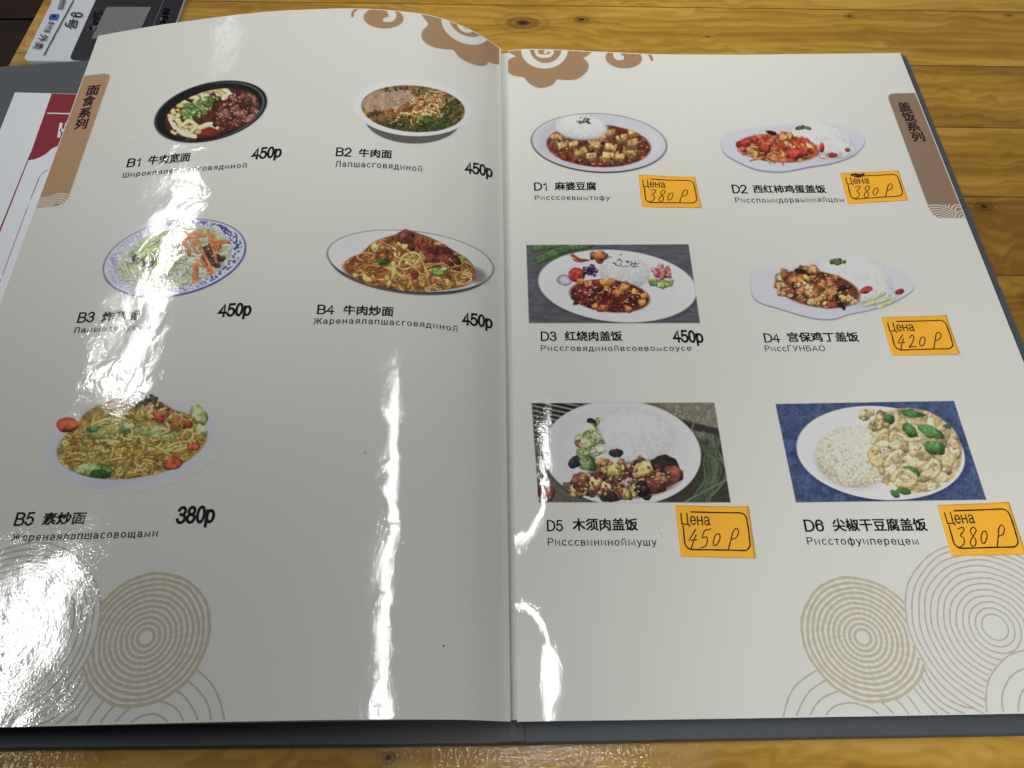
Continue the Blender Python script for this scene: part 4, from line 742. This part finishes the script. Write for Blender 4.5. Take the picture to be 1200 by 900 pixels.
print_picture("cloud_scroll", C, 'R', 1.30, pageR, .00006)

# pale rings at the bottom of both pages: thin printed circles, each disc hiding what lies behind it
def ring_print(side, par, discs):
    """discs front to back: (x, t, radii, line width, material)"""
    for i, (cx, ct, radii, wd, m) in enumerate(discs):
        parts = []
        for r in radii:
            th = np.linspace(0, 2*np.pi, 220); rr = r * (1 + .006*np.sin(5*th+r*900) + .004*np.sin(11*th + r*3000)); x = cx + rr*np.cos(th); t = ct + rr*np.sin(th)
            ok = (t > T0 + .0003) & (np.abs(x) < (XR if side == 'R' else -XL) - .0004)
            for (ax, at, ar, _, _) in discs[:i]: ok &= np.hypot(x - ax, t - at) > max(ar) + .0002
            run = []
            for j in range(len(th) + 1):
                if j < len(th) and ok[j]: run.append(j)
                else:
                    if len(run) > 3:
                        V2, F2 = ribbon(np.stack([x[run], t[run]], 1), wd * (1 + .18*np.sin(np.array(run)*.8 + r*7000)))
                        parts.append((on_page(V2[:, 0], V2[:, 1], side, .00008), F2))
                    run = []
        if parts: V, F = join(parts); mesh("ring_ornament", V, F, m, par, True)
def lin_r(a, b, n): return list(np.linspace(a, b, n))
x1_, t1_ = [float(q) for q in page_at(1011, 747, 'R')]; x2_, t2_ = [float(q) for q in page_at(1166, 735, 'R')]; x4_, t4_ = [float(q) for q in page_at(1006, 872, 'R')]; x3_, t3_ = [float(q) for q in page_at(1236, 842, 'R')]; x5_, t5_ = [float(q) for q in page_at(1130, 778, 'R')]
ring_print('R', pageR, [(x3_, t3_, lin_r(.006, .0205, 4), .00055, M_ringR2), (x2_, t2_, lin_r(.0042, .0286, 13), .00052, M_ringR2), (x1_, t1_, lin_r(.0026, .0196, 11), .00100, M_ringR), (x4_, t4_, lin_r(.0080, .0232, 5), .00055, M_ringR2), (x5_, t5_, lin_r(.005, .0195, 8), .00055, M_ringR2)])
y1_, s1_ = [float(q) for q in page_at(171, 747, 'L')]; y4_, s4_ = [float(q) for q in page_at(170, 872, 'L')]
ring_print('L', pageL, [(y1_ - (x2_ - x1_), s1_ + (t2_ - t1_), lin_r(.0042, .0286, 13), .00052, M_ringR2), (y1_, s1_, lin_r(.0026, .0196, 11), .00100, M_ringR), (y4_, s4_, lin_r(.0080, .0232, 5), .00055, M_ringR2), (y1_ - (x5_ - x1_), s1_ + (t5_ - t1_), lin_r(.005, .0195, 8), .00055, M_ringR2)])
# small dirt specks under the film
for u, v, r, s in ((156, 167, 1.3, 'L'), (520, 757, 1.7, 'L'), (428, 531, 1.2, 'L'), (843, 268, .8, 'R'), (604, 264, 1.0, 'R'), (1064, 75, 1.2, 'R'), (772, 619, 1.0, 'R'), (775, 626, .7, 'R'), (330, 82, .7, 'L')):
    x, t = [float(q) for q in page_at(u, v, s)]; th = np.linspace(0, 2*np.pi, 9)[:-1]; q = on_page(x + r*.0002*np.cos(th)*(1+.3*np.sin(th*2+u)), t + r*.0002*np.sin(th), s, .00009)
    mesh("dirt_speck", q, [tuple(range(8))], M_tabtext, pageL if s == 'L' else pageR)

# ------------------------------------------------------------------ orange price stickers
DG = {'4': [[(.55, 0), (.02, .62), (.85, .56)], [(.66, .28), (.5, .62), (.36, 1.05)]],
      '5': [[(.25, .08), (.12, .46), (.5, .42), (.66, .62), (.52, .92), (.08, 1.0)], [(.24, .08), (.85, -.02)]],
      '0': [[(.6, .25), (.3, .28), (.1, .6), (.22, .86), (.55, .82), (.82, .5), (.7, .26), (.5, .26)]],
      '3': [[(.1, .08), (.6, 0), (.75, .14), (.4, .44), (.72, .58), (.7, .88), (.3, 1.04), (.04, .98)]],
      '8': [[(.78, .12), (.5, .0), (.22, .2), (.42, .46), (.7, .66), (.66, .94), (.34, 1.02), (.18, .8), (.44, .5), (.78, .22), (.76, .1)]],
      '2': [[(.12, .3), (.4, .08), (.62, .24), (.45, .62), (.1, .95), (.4, .88), (.9, .92)]],
      'р': [[(.46, .1), (.36, .5), (.2, 1.12)], [(.44, .14), (.72, -.06), (1.0, .12), (.86, .42), (.42, .54)]]}
def sticker(quad, price, layout, label, curl, blot=False):
    root = empty("price_sticker", (0, 0, 0), label=label, category="sticker", group="orange price stickers on the right page")
    u = np.array([q[0] for q in quad]); v = np.array([q[1] for q in quad]); x, t = page_at(u, v, 'R')
    def uv(a, b):
        a = np.asarray(a, float); b = np.asarray(b, float); W = [(1-a)*(1-b), a*(1-b), a*b, (1-a)*b]
        return sum(w_*q for w_, q in zip(W, x)), sum(w_*q for w_, q in zip(W, t))
    def pos(a, b, lift=0.0):
        xx, tt = uv(a, b); a = np.asarray(a, float); b = np.asarray(b, float)
        return on_page(xx, tt, 'R', .00030 + lift + curl * .0011 * np.clip(a - .8, 0, 1)**2 * 25 * np.clip(b, 0, 1)**2 + .00012 * np.sin(a*7 + b*4))
    g = np.linspace(0, 1, 25); Ag, Bg = np.meshgrid(g, g); V = pos(Ag, Bg).reshape(-1, 3); idx = np.arange(625).reshape(25, 25)
    F = np.stack([idx[:-1, :-1], idx[1:, :-1], idx[1:, 1:], idx[:-1, 1:]], -1).reshape(-1, 4); ring = np.concatenate([idx[0, :], idx[1:, -1], idx[-1, -2::-1], idx[-2:0:-1, 0]]); lo = V[ring] - np.array([0, 0, .00018]); n0 = len(V); k = len(ring); a = np.arange(k)
    F = np.concatenate([F, np.stack([ring, ring[(a+1) % k], n0 + (a+1) % k, n0 + a], -1)]); mesh("paper", np.concatenate([V, lo]), F, M_sticker, root, True)
    bl, bt, br, bb, gap_a, gap_b = layout[:6]
    P = [(gap_a, bt)] + [(br - .09 + .09*math.sin(q), bt + .13 - .13*math.cos(q)) for q in np.linspace(0, math.pi/2, 7)] + [(br + .005, (bt+bb)/2)] + [(br - .09 + .09*math.cos(q), bb - .13 + .13*math.sin(q)) for q in np.linspace(0, math.pi/2, 7)] + [((bl+br)/2, bb)] + [(bl + .09 - .09*math.sin(q), bb - .13 + .13*math.cos(q)) for q in np.linspace(0, math.pi/2, 7)] + [(bl, gap_b)]
    PP = []
    for p_, q_ in zip(P[:-1], P[1:]):
        for s_ in np.linspace(0, 1, 5)[:-1]: PP.append((p_[0]+(q_[0]-p_[0])*s_, p_[1]+(q_[1]-p_[1])*s_))
    PP.append(P[-1])
    def pen(lines, wd, lift):
        parts = []
        for ln in lines:
            X2 = np.stack(uv([q[0] for q in ln], [q[1] for q in ln]), 1); V2, F2 = ribbon(X2, wd * (1 + .12*np.sin(np.arange(len(X2))*1.7)))
            # back to sticker coordinates through the shared lift of the paper
            a2 = np.concatenate([np.array([q[0] for q in ln])]*2); b2 = np.concatenate([np.array([q[1] for q in ln])]*2); Z = pos(a2, b2, lift); Xw, Yw = to_world(V2[:, 0], V2[:, 1]); Z[:, 0] = Xw; Z[:, 1] = Yw; parts.append((Z, F2))
        return join(parts)
    V, F = pen([PP], .00052, .00006); mesh("printed_frame", V, F, M_pen, root)
    ta, tb, tw, th = layout[6:10]; V, F = text_map("Цена", lambda a, b: pos(ta + a*tw, tb - b*th, .00008), .12, .09)
    mesh("printed_word", V, F, M_pen, root)
    L_ = []; ha, hb, hw, hh, sk = layout[10:15]; wds = {'0': .20, 'р': .24}; cur = 0
    for ch in price:
        wch = .27 if ch != '0' else .22
        if ch == 'р': cur += .10
        for st in DG[ch]: L_.append([(ha + hw*(cur + wch*.86*a - sk*b*.12), hb + hh*(b*.98)) for a, b in crom(st, 6)] if len(st) > 3 else [(ha + hw*(cur + wch*.86*a - sk*b*.12), hb + hh*b) for a, b in [(p0[0]+(p1[0]-p0[0])*s_, p0[1]+(p1[1]-p0[1])*s_) for p0, p1 in zip(st[:-1], st[1:]) for s_ in (0, .34, .67)] + [st[-1]]])
        cur += wch
    V, F = pen(L_, .00040, .00009); mesh("handwritten_price", V, F, M_pen, root)
    if blot:
        ln = [[(.16, .10), (.24, .07), (.33, .10), (.40, .06), (.30, .13), (.22, .14), (.34, .15)], [(.25, .12), (.38, .12)], [(.26, .17), (.36, .11)]]
        V, F = pen([crom(q, 4) for q in ln], .0011, .00011); mesh("ink_blot", V, F, M_tabtext, root)
LAY = (.075, .13, .95, .86, .20, .40, .055, .375, .40, .21, .17, .46, .60, .37, .9)
sticker([(748, 205.4), (814.3, 207.7), (821.4, 243.8), (752.4, 242.8)], "380р", LAY, "orange price sticker reading 380р beside the D1 dish name", 1)
sticker([(984.7, 203.4), (1052.7, 200.2), (1063.2, 235), (993.5, 239.5)], "380р", LAY, "orange price sticker reading 380р with a brown ink blot beside the D2 dish name", .6, True)
sticker([(1032.7, 372.2), (1108.5, 369.8), (1123.2, 415.8), (1045.5, 417.2)], "420р", LAY, "orange price sticker reading 420р beside the D4 dish name", 1)
sticker([(791, 592.5), (877, 593.8), (885, 654.5), (797.5, 652.5)], "450р", LAY, "orange price sticker reading 450р beside the D5 dish name", .5)
sticker([(1098, 592.3), (1182, 588.6), (1201, 650), (1115, 651.7)], "380р", LAY, "orange price sticker reading 380р below the blue dish picture D6", .8)

# ------------------------------------------------------------------ white and red leaflet tucked under the left page
ZL = .0052
leaf = empty("leaflet", (0, 0, 0), label="white and crimson leaflet tucked between grey cover and left page", category="leaflet")
def flat_poly(name, pts, m, parent, z, thick=0.0003):
    P = [pt(u, v, z) for u, v in pts]; V, F = slab(P, z - thick, z); return mesh(name, V, F, m, parent)
flat_poly("sheet", [(-8, 262), (18, 108.5), (66, 109.5), (125, 111), (170, 111), (40, 420), (-80, 420)] if 0 else [(17.5, 108.3), (170, 112), (20, 480), (-130, 480)], M_white, leaf, ZL, .0014)
flat_poly("crimson_panel", [(60.5, 109.6), (112, 111), (72, 169), (67, 171), (60.5, 174), (54, 180), (47, 184), (40, 186.6), (33, 187.6)], M_red, leaf, ZL + .0001)
x_ = crom([(66, 170), (60, 175), (54, 178), (48, 183), (40, 186), (33, 187.5)], 6)
flat_poly("crimson_line", [(36, 178), (33.8, 186), (-4, 282), (-6, 282)], M_red, leaf, ZL + .0001)
flat_poly("white_line", [(55.6, 132), (84, 132.6), (84, 133.8), (55, 133.2)], M_whiteink, leaf, ZL + .0002)
for pts in ([(70, 144), (73.5, 144), (70.5, 161), (67, 161)], [(70.8, 151), (77, 151), (76.6, 154.4), (70.2, 154.4)], [(76.4, 144), (80, 144), (77, 161), (73.4, 161)]): flat_poly("printed_letter", pts, M_whiteink, leaf, ZL + .0002)
ln = crom([(56, 199), (50, 203), (45, 210), (42, 218), (34, 238), (14, 292), (0, 330)], 8); V2, F2 = ribbon([pt(a, b, ZL + .0001) for a, b in ln], .00030); mesh("printed_outline", np.concatenate([V2, np.full((len(V2), 1), ZL + .0001)], 1), F2, M_redline, leaf)

# ------------------------------------------------------------------ white and navy table card with the table number
ZC = .0030
card = empty("table_card", (0, 0, 0), label="white and navy table number card lying flat behind the menu", category="table card")
cA, cB = pt(60.5, 0, ZC), pt(27, 68, ZC); cd = (cB - cA) / np.linalg.norm(cB - cA); cW = pt(216, 0, ZC) - cA; cw = np.array([-cd[1], cd[0]]); cw = cw if cw @ cW > 0 else -cw
sA = cB + cd * .006; top = cA - cd * .10; wid = float(cW @ cw) ; split = float((pt(112, 0, ZC) - cA) @ cw)
shear = lambda q: q
def cpoly(a0, a1, b0, b1): return [top + cw*a0 + cd*b0, top + cw*a1 + cd*b0, top + cw*a1 + cd*b1, top + cw*a0 + cd*b1]
ln_ = float((sA - top) @ cd)
V, F = slab(rounded(cpoly(0, wid, 0, ln_ - .0045), .004), .0002, ZC - .0004, .0004); mesh("board", V, F, M_cardwhite, card)
V, F = slab(rounded(cpoly(split, wid - .0004, .0004, ln_ - .005), .0036), ZC - .0004, ZC, 0); mesh("navy_panel", V, F, M_carddark, card)
def card_text(name, s, start, end, upx, m, bold=.01, lift=.0003):
    a, b = pt(*start, ZC), pt(*end, ZC); up = pt(*upx, ZC) - a
    V, F = text_map(s, lambda p_, q_: (a[0] + (b[0]-a[0])*p_ + up[0]*q_, a[1] + (b[1]-a[1])*p_ + up[1]*q_), bold)
    V = np.stack([V[0], V[1], np.full(len(V[0]), ZC + lift)], 1) if isinstance(V, tuple) else V
    mesh(name, V, F, m, card)
card_text("table_number", "9", (84.5, 14), (83, 20), (97, 15), M_pen, .13); card_text("table_number", "号", (79, 21), (75, 33), (93, 23), M_pen, .008)
card_text("printed_words", "外卖", (48, 40), (38, 57), (58, 42), M_pen, .008)
card_text("printed_words", "支付宝", (58, 25), (51, 38), (65, 26), M_greyink, .01); card_text("printed_words", "推荐使用", (70.5, 0), (67, 11), (78, 0), M_greyink, .01)
a, b = pt(86.5, 0, ZC), pt(51.5, 65, ZC); V2, F2 = ribbon([a, (a+b)/2, b], .0006); mesh("printed_rule", np.concatenate([V2, np.full((3*2, 1), ZC + .0002)], 1), F2, M_pen, card)
flat_b = [pt(u, v, ZC + .0002) for u, v in rounded([(59.5, 16), (69.5, 16.5), (66.5, 23), (56.5, 22.5)], 1.5, 4)]; V, F = slab(flat_b, ZC - .0001, ZC + .0002); mesh("blue_badge", V, F, M_cardblue, card)
V, F = slab([pt(u, v, ZC + .0002) for u, v in ((125, 8), (177, 8), (160, 45), (107, 45))], ZC - .0001, ZC + .0002); mesh("blank_square", V, F, M_cardgrey, card)
card_text("badge_mark", "支", (59.5, 17.5), (57.8, 21.5), (67, 17.8), M_whiteink, .02, .0005)
card_text("printed_words", "扫码点餐", (111, 12), (102, 37), (122, 12), M_whiteink, .012, .0003)
card_text("printed_words", "自助", (192, 10), (186, 27), (201, 11), M_whiteink, .012, .0003)
a, b = pt(193, -2, ZC), pt(180, 31, ZC); V2, F2 = ribbon([a, (a+b)/2, b], .0004); mesh("printed_rule", np.concatenate([V2, np.full((6, 1), ZC + .0003)], 1), F2, M_greyink, card)
